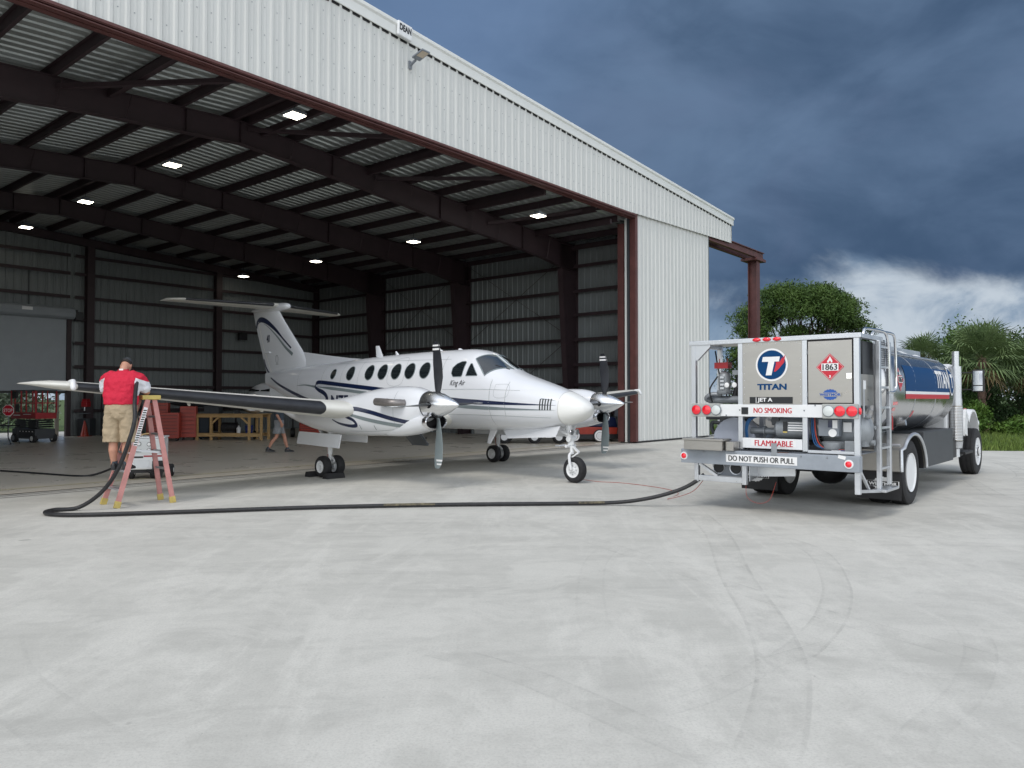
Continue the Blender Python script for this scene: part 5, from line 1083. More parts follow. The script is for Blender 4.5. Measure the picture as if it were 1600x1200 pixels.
def make_person1():
    p = thing('person', 'person in red polo and khaki shorts on the stepladder leaning over the wing', 'person', (-6.06, 11.80, .56), math.radians(4))
    b = MB()                                                     # body: legs, hips, chest, arms, neck, head as one skin
    for s in (-1, 1):
        b.cap_tube([(s*.09, 0, .05), (s*.088, -.01, .12), (s*.092, -.025, .30), (s*.095, -.01, .42), (s*.10, 0, .5), (s*.11, 0, .72), (s*.11, .0, .92)], [.042, .040, .064, .060, .068, .092, .105], 14)
        b.cap_tube([(s*.20, .06, 1.40), (s*.255, .12, 1.28), (s*.285, .17, 1.20)], [.058, .058, .052], 12)
        b.cap_tube([(s*.285, .17, 1.20), (s*.23, .31, 1.27), (s*.14, .43, 1.335)], [.052, .046, .032], 12)
        hand(b, (s*.14, .43, 1.335), (-s*.35, .9, .06), (0, .15, -1), (-s, -.2, 0))
    sect(b, [(0, 0, .85, .16, .12), (0, 0, 1.0, .19, .15), (0, .01, 1.15, .20, .15), (0, .03, 1.32, .21, .14), (0, .05, 1.45, .20, .11), (0, .07, 1.52, .10, .08)])
    b.cap_tube([(0, .06, 1.48), (0, .10, 1.58)], [.066, .062], 14)
    R = head(b, (0, .175, 1.615), math.radians(-48)); fat(b)
    flesh('body', b, M['skin'], p, .009, 3)
    c = MB()                                                      # polo
    sect(c, [(0, .0, 1.005, .228, .178), (0, 0, 1.03, .232, .182), (0, .0, 1.12, .232, .178), (0, .015, 1.25, .240, .172), (0, .03, 1.36, .252, .158), (0, .045, 1.44, .238, .132), (0, .055, 1.50, .165, .10), (0, .07, 1.535, .085, .076)], 28)
    for s in (-1, 1): c.cap_tube([(s*.16, .045, 1.455), (s*.222, .07, 1.42), (s*.258, .115, 1.31), (s*.272, .14, 1.255)], [.085, .094, .090, .086], 16)
    fat(c); sh = flesh('polo_shirt', c, None or shirt_mat(), p, .011, 5, .055)
    col = MB().ring([[(r*math.cos(q), .072+r*.9*math.sin(q), z+.012*math.sin(q)) for q in (2*PI*k/20 for k in range(20))] for r, z in ((.088, 1.515), (.080, 1.545), (.075, 1.56))], cap=False); obj('collar', col, M['red'] if False else mat('red_collar', (.45, .018, .04), .8), sh, smooth=50)
    obj('collar_tag', MB().box(-.03, .03, -.010, -.004, 1.535, 1.56), M['decalwhite'], sh)
    k = MB()                                                      # shorts
    sect(k, [(0, 0, 1.02, .20, .162), (0, 0, .95, .215, .175), (0, 0, .86, .218, .178), (0, .0, .80, .21, .165), (0, 0, .76, .17, .12)], 24)
    for s in (-1, 1): sect(k, [(s*.105, 0, .84, .105, .15), (s*.112, 0, .72, .116, .135), (s*.118, -.0, .6, .118, .125), (s*.12, 0, .47, .118, .120), (s*.12, 0, .425, .118, .118)], 20)
    fat(k); so_ = flesh('shorts', k, M['khaki'], p, .011, 4, .04)
    obj('pocket_welt', MB().box(-.15, -.05, -.185, -.176, .87, .876).box(.05, .15, -.185, -.176, .87, .876), mat('khaki_seam', (.30, .23, .15), .9), so_)
    q = MB(); shoe(q, -.09, -.0, 0, .15); obj('shoe', q, M['black'], p, smooth=60, bevel=.008)
    q = MB(); shoe(q, .09, .02, 0, -.12); obj('shoe', q, M['black'], p, smooth=60, bevel=.008)
    for s in (-1, 1): obj('sock', MB().cyl((s*.09, 0, .08), (s*.089, -.008, .135), .050, .047, 14), M['darkcloth'], p, smooth=50)
    h = MB(); h.ball((0, -.008, .022), (.083, .102, .108), 20, 12, R); h.v = [v for v in h.v]
    hh = obj('hair', MB().ring([[R @ V((.081*math.sin(t)*math.cos(q), -.012+.103*math.sin(t)*math.sin(q), .015+.118*math.cos(t))) for q in (2*PI*k/24 for k in range(24))] for t in (.05, .3, .6, .9, 1.2, 1.5, 1.75)]), M['hair'], p, smooth=60)
    obj('cap', MB().ring([[R @ V((.086*math.sin(t)*math.cos(q), -.006+.108*math.sin(t)*math.sin(q), .022+.122*math.cos(t))) for q in (2*PI*k/24 for k in range(24))] for t in (.05, .35, .7, 1.0, 1.25, 1.42)]).add([R @ V(v) for v in ((-.07, .08, .05), (.07, .08, .05), (.055, .18, .02), (-.055, .18, .02))], [(0, 1, 2, 3)]), M['darkgrey'], p, smooth=60)
    obj('sunglass_arm', MB().tube([R @ V(v) for v in ((-.082, -.03, .01), (-.084, .05, .015), (-.07, .09, .018))], .006), M['black'], p)
def shirt_mat():
    m = bpy.data.materials.new('red_white_polo'); m.use_nodes = True; nt = m.node_tree; b = nt.nodes['Principled BSDF']; N = nt.nodes.new; L = nt.links.new
    tc = N('ShaderNodeTexCoord'); sp = N('ShaderNodeSeparateXYZ'); L(tc.outputs['Object'], sp.inputs[0])
    def mt(op, a, b_=None, cl=False):
        n = N('ShaderNodeMath'); n.operation = op; n.use_clamp = cl
        for i, v in enumerate((a, b_)):
            if v is None: continue
            if isinstance(v, (int, float)): n.inputs[i].default_value = v
            else: L(v, n.inputs[i])
        return n.outputs[0]
    ax = mt('ABSOLUTE', sp.outputs[0])
    # white side panel: a curved piece from the armpit that narrows to the hem
    ed = mt('ADD', .225, mt('MULTIPLY', mt('POWER', mt('ABSOLUTE', mt('SUBTRACT', sp.outputs[2], 1.36)), 1.5), .30))
    f = mt('MULTIPLY', mt('MULTIPLY', mt('SUBTRACT', ax, ed), 300, True), mt('MULTIPLY', mt('SUBTRACT', 1.425, mt('ADD', sp.outputs[2], mt('MULTIPLY', mt('SUBTRACT', ax, .22), .45))), 300, True), True)
    n = N('ShaderNodeTexNoise'); n.inputs['Scale'].default_value = 9; n.inputs['Detail'].default_value = 4; L(tc.outputs['Object'], n.inputs['Vector'])
    x = N('ShaderNodeMix'); x.data_type = 'RGBA'; L(f, x.inputs[0]); x.inputs[6].default_value = (.58, .012, .045, 1); x.inputs[7].default_value = (.72, .72, .76, 1)
    L(x.outputs[2], b.inputs['Base Color']); b.inputs['Roughness'].default_value = .8
    bp = N('ShaderNodeBump'); bp.inputs['Strength'].default_value = .5; bp.inputs['Distance'].default_value = .03; L(n.outputs['Fac'], bp.inputs['Height']); L(bp.outputs[0], b.inputs['Normal'])
    return m
make_person1()
def make_person2():
    p = thing('person', 'person in grey shorts and dark shirt walking inside the hangar beyond the wing', 'person', (-7.22, 23.6, 0), math.radians(-72))
    b = MB(); st = {-1: (.30, .06), 1: (-.30, -.04)}
    legs = {-1: [(-.09, .27, .07), (-.09, .26, .12), (-.09, .20, .32), (-.09, .17, .46), (-.09, .08, .72), (-.085, 0, .92)], 1: [(.09, -.31, .11), (.09, -.29, .16), (.09, -.20, .34), (.09, -.08, .48), (.09, -.03, .72), (.085, 0, .92)]}
    for s in (-1, 1):
        b.cap_tube(legs[s], [.038, .038, .058, .055, .082, .095], 14)
        arm = [(s*.20, 0, 1.42), (s*.25, -s*.06, 1.16), (s*.25, -s*.0+.06, .93)]; b.cap_tube(arm, [.055, .046, .032], 12)
        hand(b, arm[-1], (0, .15, -1), (-s, 0, 0), (0, 1, .1))
    sect(b, [(0, 0, .86, .15, .11), (0, 0, 1.0, .16, .12), (0, 0, 1.2, .17, .12), (0, 0, 1.38, .19, .11), (0, 0, 1.46, .16, .09), (0, 0, 1.5, .07, .06)]); b.cap_tube([(0, 0, 1.46), (0, .02, 1.55)], [.058, .055], 12)
    R = head(b, (0, .03, 1.64), 0); flesh('body', b, M['skin'], p, .010, 3)
    k = MB(); sect(k, [(0, 0, 1.04, .175, .135), (0, 0, .92, .188, .148), (0, 0, .80, .17, .13)])
    for s in (-1, 1): sect(k, [(s*.088, 0, .86, .098, .13), (s*.092, .04*-s, .72, .108, .125), (s*.095, .08*-s, .585, .108, .12)])
    flesh('shorts', k, M['greycloth'], p, .012, 4, .035)
    c = MB(); sect(c, [(0, 0, 1.0, .185, .148), (0, 0, 1.15, .185, .145), (0, 0, 1.35, .205, .135), (0, 0, 1.45, .18, .11), (0, 0, 1.51, .08, .075)])
    for s in (-1, 1): c.cap_tube([(s*.15, 0, 1.42), (s*.215, -s*.02, 1.36), (s*.24, -s*.05, 1.22)], [.07, .072, .066], 14)
    flesh('shirt', c, M['darkcloth'], p, .012, 4, .04)
    q = MB(); shoe(q, -.09, .26, 0, 0); obj('shoe', q, M['black'], p, smooth=60); q = MB(); shoe(q, .09, -.31, .03, 0); obj('shoe', q, M['black'], p, smooth=60)
    for (x, y, z) in ((-.09, .265, .09), (.09, -.30, .12)): obj('sock', MB().cyl((x, y, z), (x, y-.01, z+.06), .046, .044, 12), M['darkcloth'], p)
    obj('hair', MB().ring([[R @ V((.081*math.sin(t)*math.cos(q), -.012+.103*math.sin(t)*math.sin(q), .015+.118*math.cos(t))) for q in (2*PI*k/24 for k in range(24))] for t in (.05, .3, .6, .9, 1.2, 1.45)]), M['hair'], p, smooth=60)
make_person2()
# ------------------------------------------------------------------ stepladder
Ld = thing('stepladder', 'pink fibreglass stepladder with yellow top cap and feet under the wing', 'stepladder', (-5.88, 12.03, 0), math.radians(45.6))
Ht = 1.66
def lpt(side, y, z):
    t = z/Ht; x0 = -.43 if side < 0 else .43; tx = .06 if side < 0 else .16
    return V((x0+(tx-x0)*t, y*(1-.40*t), z))
for sd_, yb in ((-1, .30), (1, .25)):
    for y in (-yb, yb):
        rl = obj('ladder_rail', MB().bar(lpt(sd_, y, .05), lpt(sd_, y, Ht-.02), .03, .075, (1, 0, .3)), M['ladder'], Ld, bevel=.003)
        ft = obj('foot', MB().bar(lpt(sd_, y, 0), lpt(sd_, y, .10), .045, .09, (1, 0, .3)), M['yellow'], Ld, bevel=.004)
        if y < 0 and sd_ < 0:
            lb_ = MB()
            for k in range(16): a = lpt(sd_, y, .95+.035*k); lb_.box(a.x-.025, a.x+.025, a.y-.019, a.y-.0165, a.z-.012, a.z+.006)
            obj('warning_sticker', MB().bar(lpt(sd_, y, .93)+V((0, -.0165, 0)), lpt(sd_, y, 1.52)+V((0, -.0165, 0)), .002, .06, (1, 0, .3)), M['decalwhite'], rl); s_ = obj('sticker_print', lb_, M['decalblack'], rl)
for k in range(5):
    z = .285+.275*k; a, b_ = lpt(-1, -.29, z), lpt(-1, .29, z); obj('step', MB().box(a.x-.05, a.x+.05, a.y, b_.y, z-.03, z), M['alu'], Ld, bevel=.003)
    a, b_ = lpt(1, -.24, z), lpt(1, .24, z)
    if k: obj('rear_rung', MB().box(a.x-.02, a.x+.02, a.y, b_.y, z-.03, z), M['alu'], Ld)
for y in (-.2, .2): obj('spreader', MB().bar(lpt(-1, y*1.2, .86), lpt(1, y*1.05, .80), .006, .03), M['alu'], Ld)
obj('top_cap', MB().box(-.03, .25, -.20, .20, Ht-.02, Ht+.05), M['yellow'], Ld, bevel=.012)
# ------------------------------------------------------------------ hose and cables
hz = [(2.93, 11.63, .50), (2.76, 11.62, .37), (2.5, 11.62, .25), (2.1, 11.7, .13), (1.62, 11.82, .05), (.8, 11.80, .036), (-.99, 11.68, .036), (-2.89, 11.40, .036), (-4.62, 10.96, .036), (-5.85, 10.68, .036), (-6.36, 10.68, .036), (-6.64, 10.86, .036), (-6.66, 11.12, .036), (-6.4, 11.28, .05), (-6.08, 11.30, .27), (-5.83, 11.27, .60), (-5.67, 11.26, 1.0), (-5.60, 11.30, 1.33), (-5.66, 11.42, 1.60), (-5.80, 11.75, 1.87), (-5.88, 11.98, 1.97), (-5.92, 12.12, 1.93)]
m_print = mat('worn_hose_print', (.016, .016, .018), .7, col2=(.20, .17, .10), scale=22)
H1 = thing('fuel_hose', 'thick black fuel hose running from the truck across the apron to the stepladder', 'hose')
obj('hose_line', MB().tube(bez(hz, 10), .030, 12), M['hose'], H1, smooth=60)
obj('fuel_nozzle', MB().cyl((-5.92, 12.12, 1.93), (-5.93, 12.2, 1.86), .03).bar((-5.86, 12.0, 1.99), (-5.95, 12.22, 1.95), .02, .03), M['alu'], H1)
hp_ = bez(hz, 10)
for a_, b_ in ((43, 49), (61, 66)): obj('worn_print', MB().tube([V(p)+V((0, -.006, .006)) for p in hp_[a_:b_]], .026, 10), m_print, H1)
tag(obj('power_cable', MB().tube(bez([(-14, 18.0, .02), (-12.18, 17.49, .02), (-11.64, 17.34, .02), (-10.4, 16.75, .02), (-9.3, 16.2, .02), (-8.95, 16.25, .03), (-8.5, 16.2, .18), (-7.95, 16.0, .45)], 8), .022, 8), M['black'], smooth=60), 'thin black power cable across the floor to the white ground power unit', 'cable')
tag(obj('grounding_wire', MB().tube(bez([(2.95, 11.66, .44), (2.8, 11.9, .2), (2.55, 12.5, .012), (2.9, 13.3, .008), (2.75, 14.1, .008), (2.2, 14.9, .008), (1.7, 15.2, .008), (1.32, 15.35, .05)], 8), .0045, 6), M['redwire']), 'thin red grounding wire trailing from the truck to the nose wheel', 'wire')
for dx, lab in ((-.33, 'black rubber chock behind the near main wheels'), (.33, 'black rubber chock in front of the near main wheels')):
    q = V((-2.1194, 18.1297, 0))+V((math.cos(AY), math.sin(AY), 0))*dx+V((-math.sin(AY), math.cos(AY), 0))*-2.72
    s = 1 if dx < 0 else -1
    tag(obj('wheel_chock', MB().prism([(-.10*s, -.22, 0), (.10*s, -.22, 0), (.03*s, -.22, .11), (-.06*s, -.22, .11)], (0, .44, 0)), M['rubber'], bevel=.008), lab, 'chock', 'chocks at the main wheels')
    o = [x for x in COL.objects if x.name.startswith('wheel_chock')][-1]; o.location = q; o.rotation_euler = (0, 0, AY)
# ------------------------------------------------------------------ ground power unit
g = thing('ground_power_unit', 'white wheeled ground power cart with dials standing behind the stepladder', 'power cart', (-7.62, 16.0, 0), math.radians(17))
obj('cabinet', MB().box(-.33, .33, -.32, .32, .20, .84), M['white'], g, bevel=.02); obj('top_lid', MB().box(-.35, .35, -.34, .34, .842, .87), M['white'], g, bevel=.01)
obj('control_panel', MB().box(-.32, .32, -.328, -.322, .52, .80), mat('panel_offwhite', (.66, .68, .68), .4), g)
for x, z in ((.05, .72), (.05, .60), (-.14, .73)): obj('dial', MB().lathe([(0, .042), (.012, .042), (.016, .036)], (x, -.328, z), (0, -1, 0), 20), M['black'], g); obj('dial_face', MB().lathe([(0, .034), (.002, .034)], (x, -.344, z), (0, -1, 0), 20), M['decalwhite'], g)
obj('display', MB().box(-.22, -.09, -.335, -.328, .56, .62), M['black'], g); obj('red_stripe', MB().box(-.05, .34, -.326, -.3215, .46, .49), M['red'], g); obj('black_stripe', MB().box(-.32, -.06, -.326, -.3215, .44, .475), M['black'], g)
obj('vent_grille', MB().box(-.24, .06, -.326, -.3215, .24, .40), M['alu'], g); obj('door_box', MB().box(.12, .34, -.40, -.322, .20, .38), M['black'], g, bevel=.01)
for x, y in ((-.30, -.15), (.12, -.2), (.40, .22), (-.40, .22)): w_ = obj('wheel', MB().lathe([(-.05, .05), (-.055, .11), (-.03, .135), (.03, .135), (.055, .11), (.05, .05)], (x, y, .135), (1, 0, 0), 24), M['rubber'], g, smooth=50); obj('hub', MB().lathe([(-.058, .05), (.058, .05)], (x, y, .135), (1, 0, 0), 16), M['white'], w_)
obj('chassis', MB().box(-.32, .32, -.28, .3, .13, .20), M['black'], g); obj('tow_bar', MB().bar((0, -.3, .18), (.30, -.52, .06), .05, .04).bar((.30, -.52, .06), (.34, -.5, .34), .05, .05), M['black'], g)
obj('lifting_eye', MB().tube([(-.16+.05*math.cos(PI*k/8), -.1, .87+.06*math.sin(PI*k/8)) for k in range(9)], .012, 8), M['white'], g)
tag(obj('coiled_strap', MB().tube(bez([(-7.75, 15.78, .885), (-7.6, 15.85, .93), (-7.42, 15.88, .92), (-7.30, 15.92, .885)], 8), .016, 8), M['wood']), 'tan strap lying on top of the white power cart', 'strap')
# ------------------------------------------------------------------ scissor lift
s = thing('scissor_lift', 'red scissor lift with dark grey base parked by the roller shutter', 'scissor lift', (-18.45, 29.4, 0), math.radians(-28))
obj('base_chassis', MB().box(-.78, .74, -.38, .38, .14, .52), M['darkgrey'], s, bevel=.02); obj('battery_door', MB().box(-.3, .68, -.392, -.381, .2, .48), M['black'], s, bevel=.005)
for i in range(4):
    z = .54+.085*i; obj('scissor_arm', MB().bar((-.7, -.3, z), (.68, -.3, z+.06), .05, .07).bar((-.7, -.24, z+.06), (.68, -.24, z), .05, .07).bar((-.7, .3, z), (.68, .3, z+.06), .05, .07), M['black'], s)
for x in (-.58, .62):
    for y in (-.38, .38): w_ = obj('wheel', MB().lathe([(-.06, .1), (-.06, .16), (.06, .16), (.06, .1)], (x, y, .16), (0, 1, 0), 20), M['rubber'], s); obj('hub', MB().lathe([(-.066, .095), (-.07, .03), (.07, .03), (.066, .095)], (x, y, .16), (0, 1, 0), 16), M['white'] if x > 0 else M['grey'], w_)
pf = obj('platform', MB().box(-.82, .78, -.40, .40, .90, .95).box(-.82, .78, -.405, -.395, .95, 1.13).box(-.82, .78, .395, .405, .95, 1.13).box(-.82, -.81, -.39, .39, .95, 1.13).box(.77, .78, -.39, .39, .95, 1.13), M['red'], s)
for z, m in ((1.50, 'red'), (1.98, 'darkgrey')): obj('guard_rail', MB().bar((-.82, -.4, z), (.78, -.4, z), .035, .035).bar((-.82, .4, z), (.78, .4, z), .035, .035).bar((-.82, -.4, z), (-.82, .4, z), .035, .035).bar((.78, -.4, z), (.78, .4, z), .035, .035), M[m], s)
for x in (-.80, -.55, -.15, .18, .76):
    for y in (-.4, .4): obj('guard_post', MB().bar((x, y, 1.13), (x, y, 1.98), .04, .04), M['red'], s)
obj('control_box', MB().box(-.66, -.42, -.46, -.36, 1.68, 1.95), M['black'], s, bevel=.01); obj('document_box', MB().box(-.5, -.26, -.43, -.405, 1.17, 1.46), M['black'], s, bevel=.01)
dl = MB()
for k in range(5): dl.box(-.25+.2*k, -.19+.2*k, -.397, -.393, .40, .44)
obj('warning_decals', dl, M['decalwhite'], s); obj('platform_decals', MB().box(-.65, -.2, -.409, -.4055, 1.02, 1.05).box(.0, .5, -.409, -.4055, 1.06, 1.08), M['decalwhite'], s)
# stop sign on a stand
s = thing('stop_sign', 'red octagonal STOP sign on a thin stand at the left edge', 'stop sign', (-18.33, 27.7, 0))
oc = lambda r: [(r*math.cos(PI/8+PI/4*k), 0, 1.24+r*math.sin(PI/8+PI/4*k)) for k in range(8)]
pl = obj('sign_plate', MB().prism(oc(.22), (0, .015, 0)), M['decalwhite'], s); obj('red_field', MB().prism([(x, -.004, z) for x, y, z in oc(.20)], (0, .003, 0)), M['decalred'], pl)
t = MB(); letter(t, 'STOP', .13, lambda x, y: V((x, -.008, 1.24+y)), bold=.02, fit=.32); obj('lettering', t, M['decalwhite'], pl)
obj('stand', MB().cyl((0, .03, .02), (0, .03, 1.24), .015).bar((-.2, .03, .02), (.2, .03, .02), .03, .03).bar((0, -.2, .02), (0, .25, .02), .03, .03), M['grey'], s)
s = thing('folding_table', 'small black folding table below the stop sign', 'table', (-18.75, 27.9, 0))
obj('table_top', MB().box(-.5, .55, -.3, .3, .66, .70), M['black'], s, bevel=.006)
for x in (-.42, .46):
    for y in (-.25, .25): obj('leg', MB().tube(bez([(x, y, .66), (x, y, .3), (x+.06, y, .15), (x+.1, y, 0)]), .015), M['black'], s)
# traffic cone
s = thing('traffic_cone', 'orange traffic cone by the rear wall column', 'cone', (-18.85, 33.6, 0))
obj('cone_body', MB().lathe([(.03, .17), (.3, .11), (.68, .035), (.7, .03)], (0, 0, 0), (0, 0, 1), 20), M['orange'], s, smooth=50); obj('cone_base', MB().box(-.2, .2, -.2, .2, 0, .03), M['orange'], s)
# drill press
s = thing('drill_press', 'red bench drill press on a dark stand by the rear column', 'drill press', (-19.1, 34.2, 0))
obj('stand', MB().box(-.28, .28, -.25, .25, 0, .78), M['darkgrey'], s, bevel=.01); obj('column', MB().cyl((0, .1, .78), (0, .1, 1.5), .04), M['alu'], s)
obj('drill_head', MB().box(-.12, .14, -.25, .22, 1.3, 1.55).box(-.1, .12, -.22, .3, 1.55, 1.66), M['red'], s, bevel=.02); obj('chuck', MB().cyl((0, -.18, 1.12), (0, -.18, 1.3), .03), M['alu'], s); obj('work_table', MB().box(-.16, .16, -.3, .1, 1.0, 1.03), M['grey'], s)
# shelving with boxes
s = thing('shelving_unit', 'dark steel shelving unit against the rear wall behind the person in red', 'shelf', (-17.6, 34.3, 0), math.radians(4))
for x in (-.75, .75):
    for y in (-.25, .25): obj('upright', MB().box(x-.02, x+.02, y-.02, y+.02, 0, 1.95), M['black'], s)
for z in (.12, .72, 1.25, 1.85): obj('shelf_board', MB().box(-.76, .76, -.26, .26, z-.03, z), M['darkgrey'], s)
lab_items = [(-.45, .12, .45, .38, 'black'), (.3, .12, .5, .42, 'darkgrey'), (-.5, .72, .3, .25, 'darkgrey'), (-.1, .72, .22, .18, 'white'), (.35, .72, .4, .3, 'black'), (-.4, 1.25, .4, .22, 'black'), (.25, 1.25, .35, .3, 'grey')]
cn = ['bottom left black', 'bottom right charcoal', 'middle left charcoal', 'small white', 'middle right black', 'upper left black', 'upper right grey']
for (x, z, w, h_, m), c_ in zip(lab_items, cn):
    o = tag(obj('storage_case', MB().box(-w/2, w/2, -.2, .2, 0, h_).box(-w/2-.01, w/2+.01, -.21, .21, h_*.82, h_+.01), M[m], bevel=.01), c_+' case on the dark steel shelving unit', 'case', 'cases on the shelving'); o.location = V((-17.6, 34.3, z))+V((math.cos(.07)*x, math.sin(.07)*x, 0)); o.rotation_euler = (0, 0, .07)
# red tool chests
def chest(loc, rz, w, h_, label):
    s = thing('tool_chest', label, 'tool chest', loc, rz, 'red tool chests in the hangar')
    obj('carcass', MB().box(-w/2, w/2, -.25, .35, .12, h_), M['orange'], s, bevel=.01)
    n = 7
    for i in range(n):
        z0 = .17+(h_-.24)*i/n; d = obj('drawer', MB().box(-w/2+.03, w/2-.03, -.272, -.252, z0, z0+(h_-.24)/n-.02), M['orange'], s, bevel=.004); obj('handle', MB().box(-w/2+.06, w/2-.06, -.285, -.273, z0+(h_-.24)/n-.045, z0+(h_-.24)/n-.03), M['black'], d)
    for x in (-w/2+.1, w/2-.1):
        for y in (-.15, .25): obj('caster', MB().cyl((x-.02, y, .06), (x+.02, y, .06), .06), M['black'], s)
    return s
chest((-13.55, 29.9, 0), math.radians(16), .95, 1.12, 'red tool chest with many drawers seen between the stepladder legs')
chest((-13.05, 30.75, 0), math.radians(16), .60, 1.36, 'taller narrow red tool cabinet behind the wide drawer chest')
chest((-8.55, 32.3, 0), 0, .8, .9, 'red tool chest beyond the walking person and the near engine')
chest((-14.4, 31.0, 0), math.radians(16), .8, 1.5, 'tall red tool cabinet mostly hidden behind the person on the stepladder')
# bin, workbench and what lies on its shelf
s = thing('wheeled_bin', 'dark blue wheeled rubbish bin left of the timber workbench', 'bin', (-12.6, 31.2, 0), .1)
mb_ = mat('dark_blue_bin', (.012, .022, .035), .5); obj('bin_body', MB().ring([[(-w, -w, z), (w, -w, z), (w, w, z), (-w, w, z)] for w, z in ((.2, .05), (.27, 1.0))]), mb_, s, bevel=.02); obj('lid', MB().box(-.29, .29, -.31, .29, 1.0, 1.06), mb_, s, bevel=.02)
for x in (-.2, .2): obj('wheel', MB().cyl((x-.03, .25, .09), (x+.03, .25, .09), .09), M['rubber'], s)
s = thing('timber_workbench', 'pine timber workbench with diagonal braces under the wing', 'workbench', (-11.35, 31.0, 0), math.radians(-6))
for x in (-1.35, -.75, .85, 1.35):
    for y in (-.35, .35): obj('leg', MB().box(x-.045, x+.045, y-.045, y+.045, 0, .98), M['wood'], s)
for z in (.2, .97): obj('rail', MB().box(-1.4, 1.4, -.40, -.355, z-.06, z+.06).box(-1.4, 1.4, .355, .40, z-.06, z+.06), M['wood'], s)
obj('bench_top', MB().box(-1.45, 1.45, -.45, .45, 1.032, 1.06), M['wood'], s); obj('bottom_shelf', MB().box(-1.35, 1.35, -.35, .35, .262, .28), M['wood'], s)
for a, b_ in (((-.70, .68), (-.42, .92)), ((.80, .68), (.52, .92))): obj('brace', MB().bar((a[0], -.38, a[1]), (b_[0], -.38, b_[1]), .04, .07), M['wood'], s)
def on(name, mb, m, loc, label, cat, rz=0, **k): o = tag(obj(name, mb, m, None, **k), label, cat); o.location = loc; o.rotation_euler = (0, 0, rz); return o
on('bucket', MB().lathe([(0, .13), (.3, .16), (.31, .17)], (0, 0, 0), (0, 0, 1), 20), mat('blue_bucket', (.01, .04, .25), .4), (-10.65, 30.85, .281), 'blue plastic bucket on the lower shelf of the workbench', 'bucket', smooth=40)
on('engine_part', MB().cyl((-.3, 0, .22), (.3, 0, .22), .2).cyl((-.1, 0, .22), (-.1, -.2, .3), .08).box(-.25, .25, -.15, .15, 0, .08), M['black'], (-11.5, 31.05, .281), 'black engine part lying on the lower shelf of the workbench', 'engine part')
on('white_jug', MB().lathe([(0, .08), (.2, .09), (.26, .03), (.3, .03)], (0, 0, 0), (0, 0, 1), 16), M['white'], (-11.05, 30.8, .281), 'white plastic jug on the lower shelf of the workbench', 'jug', smooth=40)
on('bench_vice', MB().box(-.1, .1, -.1, .1, 0, .05).box(-.05, .05, -.22, .12, .05, .15).cyl((-.1, -.25, .1), (.1, -.25, .1), .012), M['darkgrey'], (-11.1, 30.8, 1.061), 'grey bench vice on the timber workbench top', 'vice')
on('parts_crate', MB().box(-.3, .3, -.2, .2, 0, .3).box(-.32, .32, -.22, .22, .24, .3), M['darkgrey'], (-12.2, 31.1, 1.061), 'dark crate on the left end of the workbench top', 'crate')
# ------------------------------------------------------------------ parked light aircraft at the back
s = thing('light_aircraft', 'small white low-wing aircraft parked nose-on at the back behind the tail', 'aircraft', (-10.75, 33.2, 0), math.radians(-84))
q = [(-4.2, 1.9, .08, .12, 0), (-2.5, 1.8, .3, .35, 0), (-1, 1.75, .58, .58, 0), (0, 1.75, .62, .64, 0), (.8, 1.68, .62, .58, 0), (1.1, 1.55, .58, .42, 0), (2.2, 1.45, .5, .38, 0), (2.5, 1.42, .3, .25, 0)]
obj('fuselage', MB().ring([[(x, w*math.cos(k*PI/12), z+h_*math.sin(k*PI/12)) for k in range(24)] for x, z, w, h_, _ in q]), M['paintw'], s, smooth=50)
for y0, y1 in ((-.46, -.03), (.03, .46)): obj('windscreen_pane', MB().grid(lambda u, v: V((1.13-.52*v, y0+(y1-y0)*u, 1.97+.28*v-.25*((y0+(y1-y0)*u)**2)*v*2+.012)), 6, 4), M['glass'], s, smooth=50)
for sg in (-1, 1): obj('wing', MB().ring([[(le-x, sg*y, z+yy) for x, yy in naca(c, .14, 10)] for y, le, c, z in ((.4, .9, 1.6, 1.25), (3.6, .75, 1.2, 1.45), (3.9, .5, .6, 1.47))]), M['boot'], s, smooth=45); obj('landing_gear', MB().cyl((.2, sg*1.2, .3), (.2, sg*1.2, 1.25), .04).lathe([(-.07, .1), (-.07, .2), (.07, .2), (.07, .1)], (.2, sg*1.2, .2), (0, 1, 0), 20), M['black'], s)
obj('nose_gear', MB().cyl((1.9, 0, .3), (1.9, 0, 1.1), .04).lathe([(-.06, .1), (-.06, .18), (.06, .18), (.06, .1)], (1.9, 0, .18), (0, 1, 0), 20), M['black'], s)
obj('spinner', MB().lathe([(0, .16), (.2, .1), (.3, .01)], (2.5, 0, 1.42), (1, 0, 0), 20), M['alu'], s, smooth=50); obj('propeller', MB().bar((2.58, -.85, 1.25), (2.58, .85, 1.6), .02, .12, (1, 0, 0)), M['black'], s)
obj('tail_fin', MB().prism([(-4.2, -.02, 1.95), (-3.3, -.02, 2.0), (-3.9, -.02, 3.0), (-4.4, -.02, 3.0)], (0, .04, 0)), M['paintw'], s); obj('tailplane', MB().box(-4.3, -3.6, -1.3, 1.3, 1.9, 1.94), M['paintw'], s)
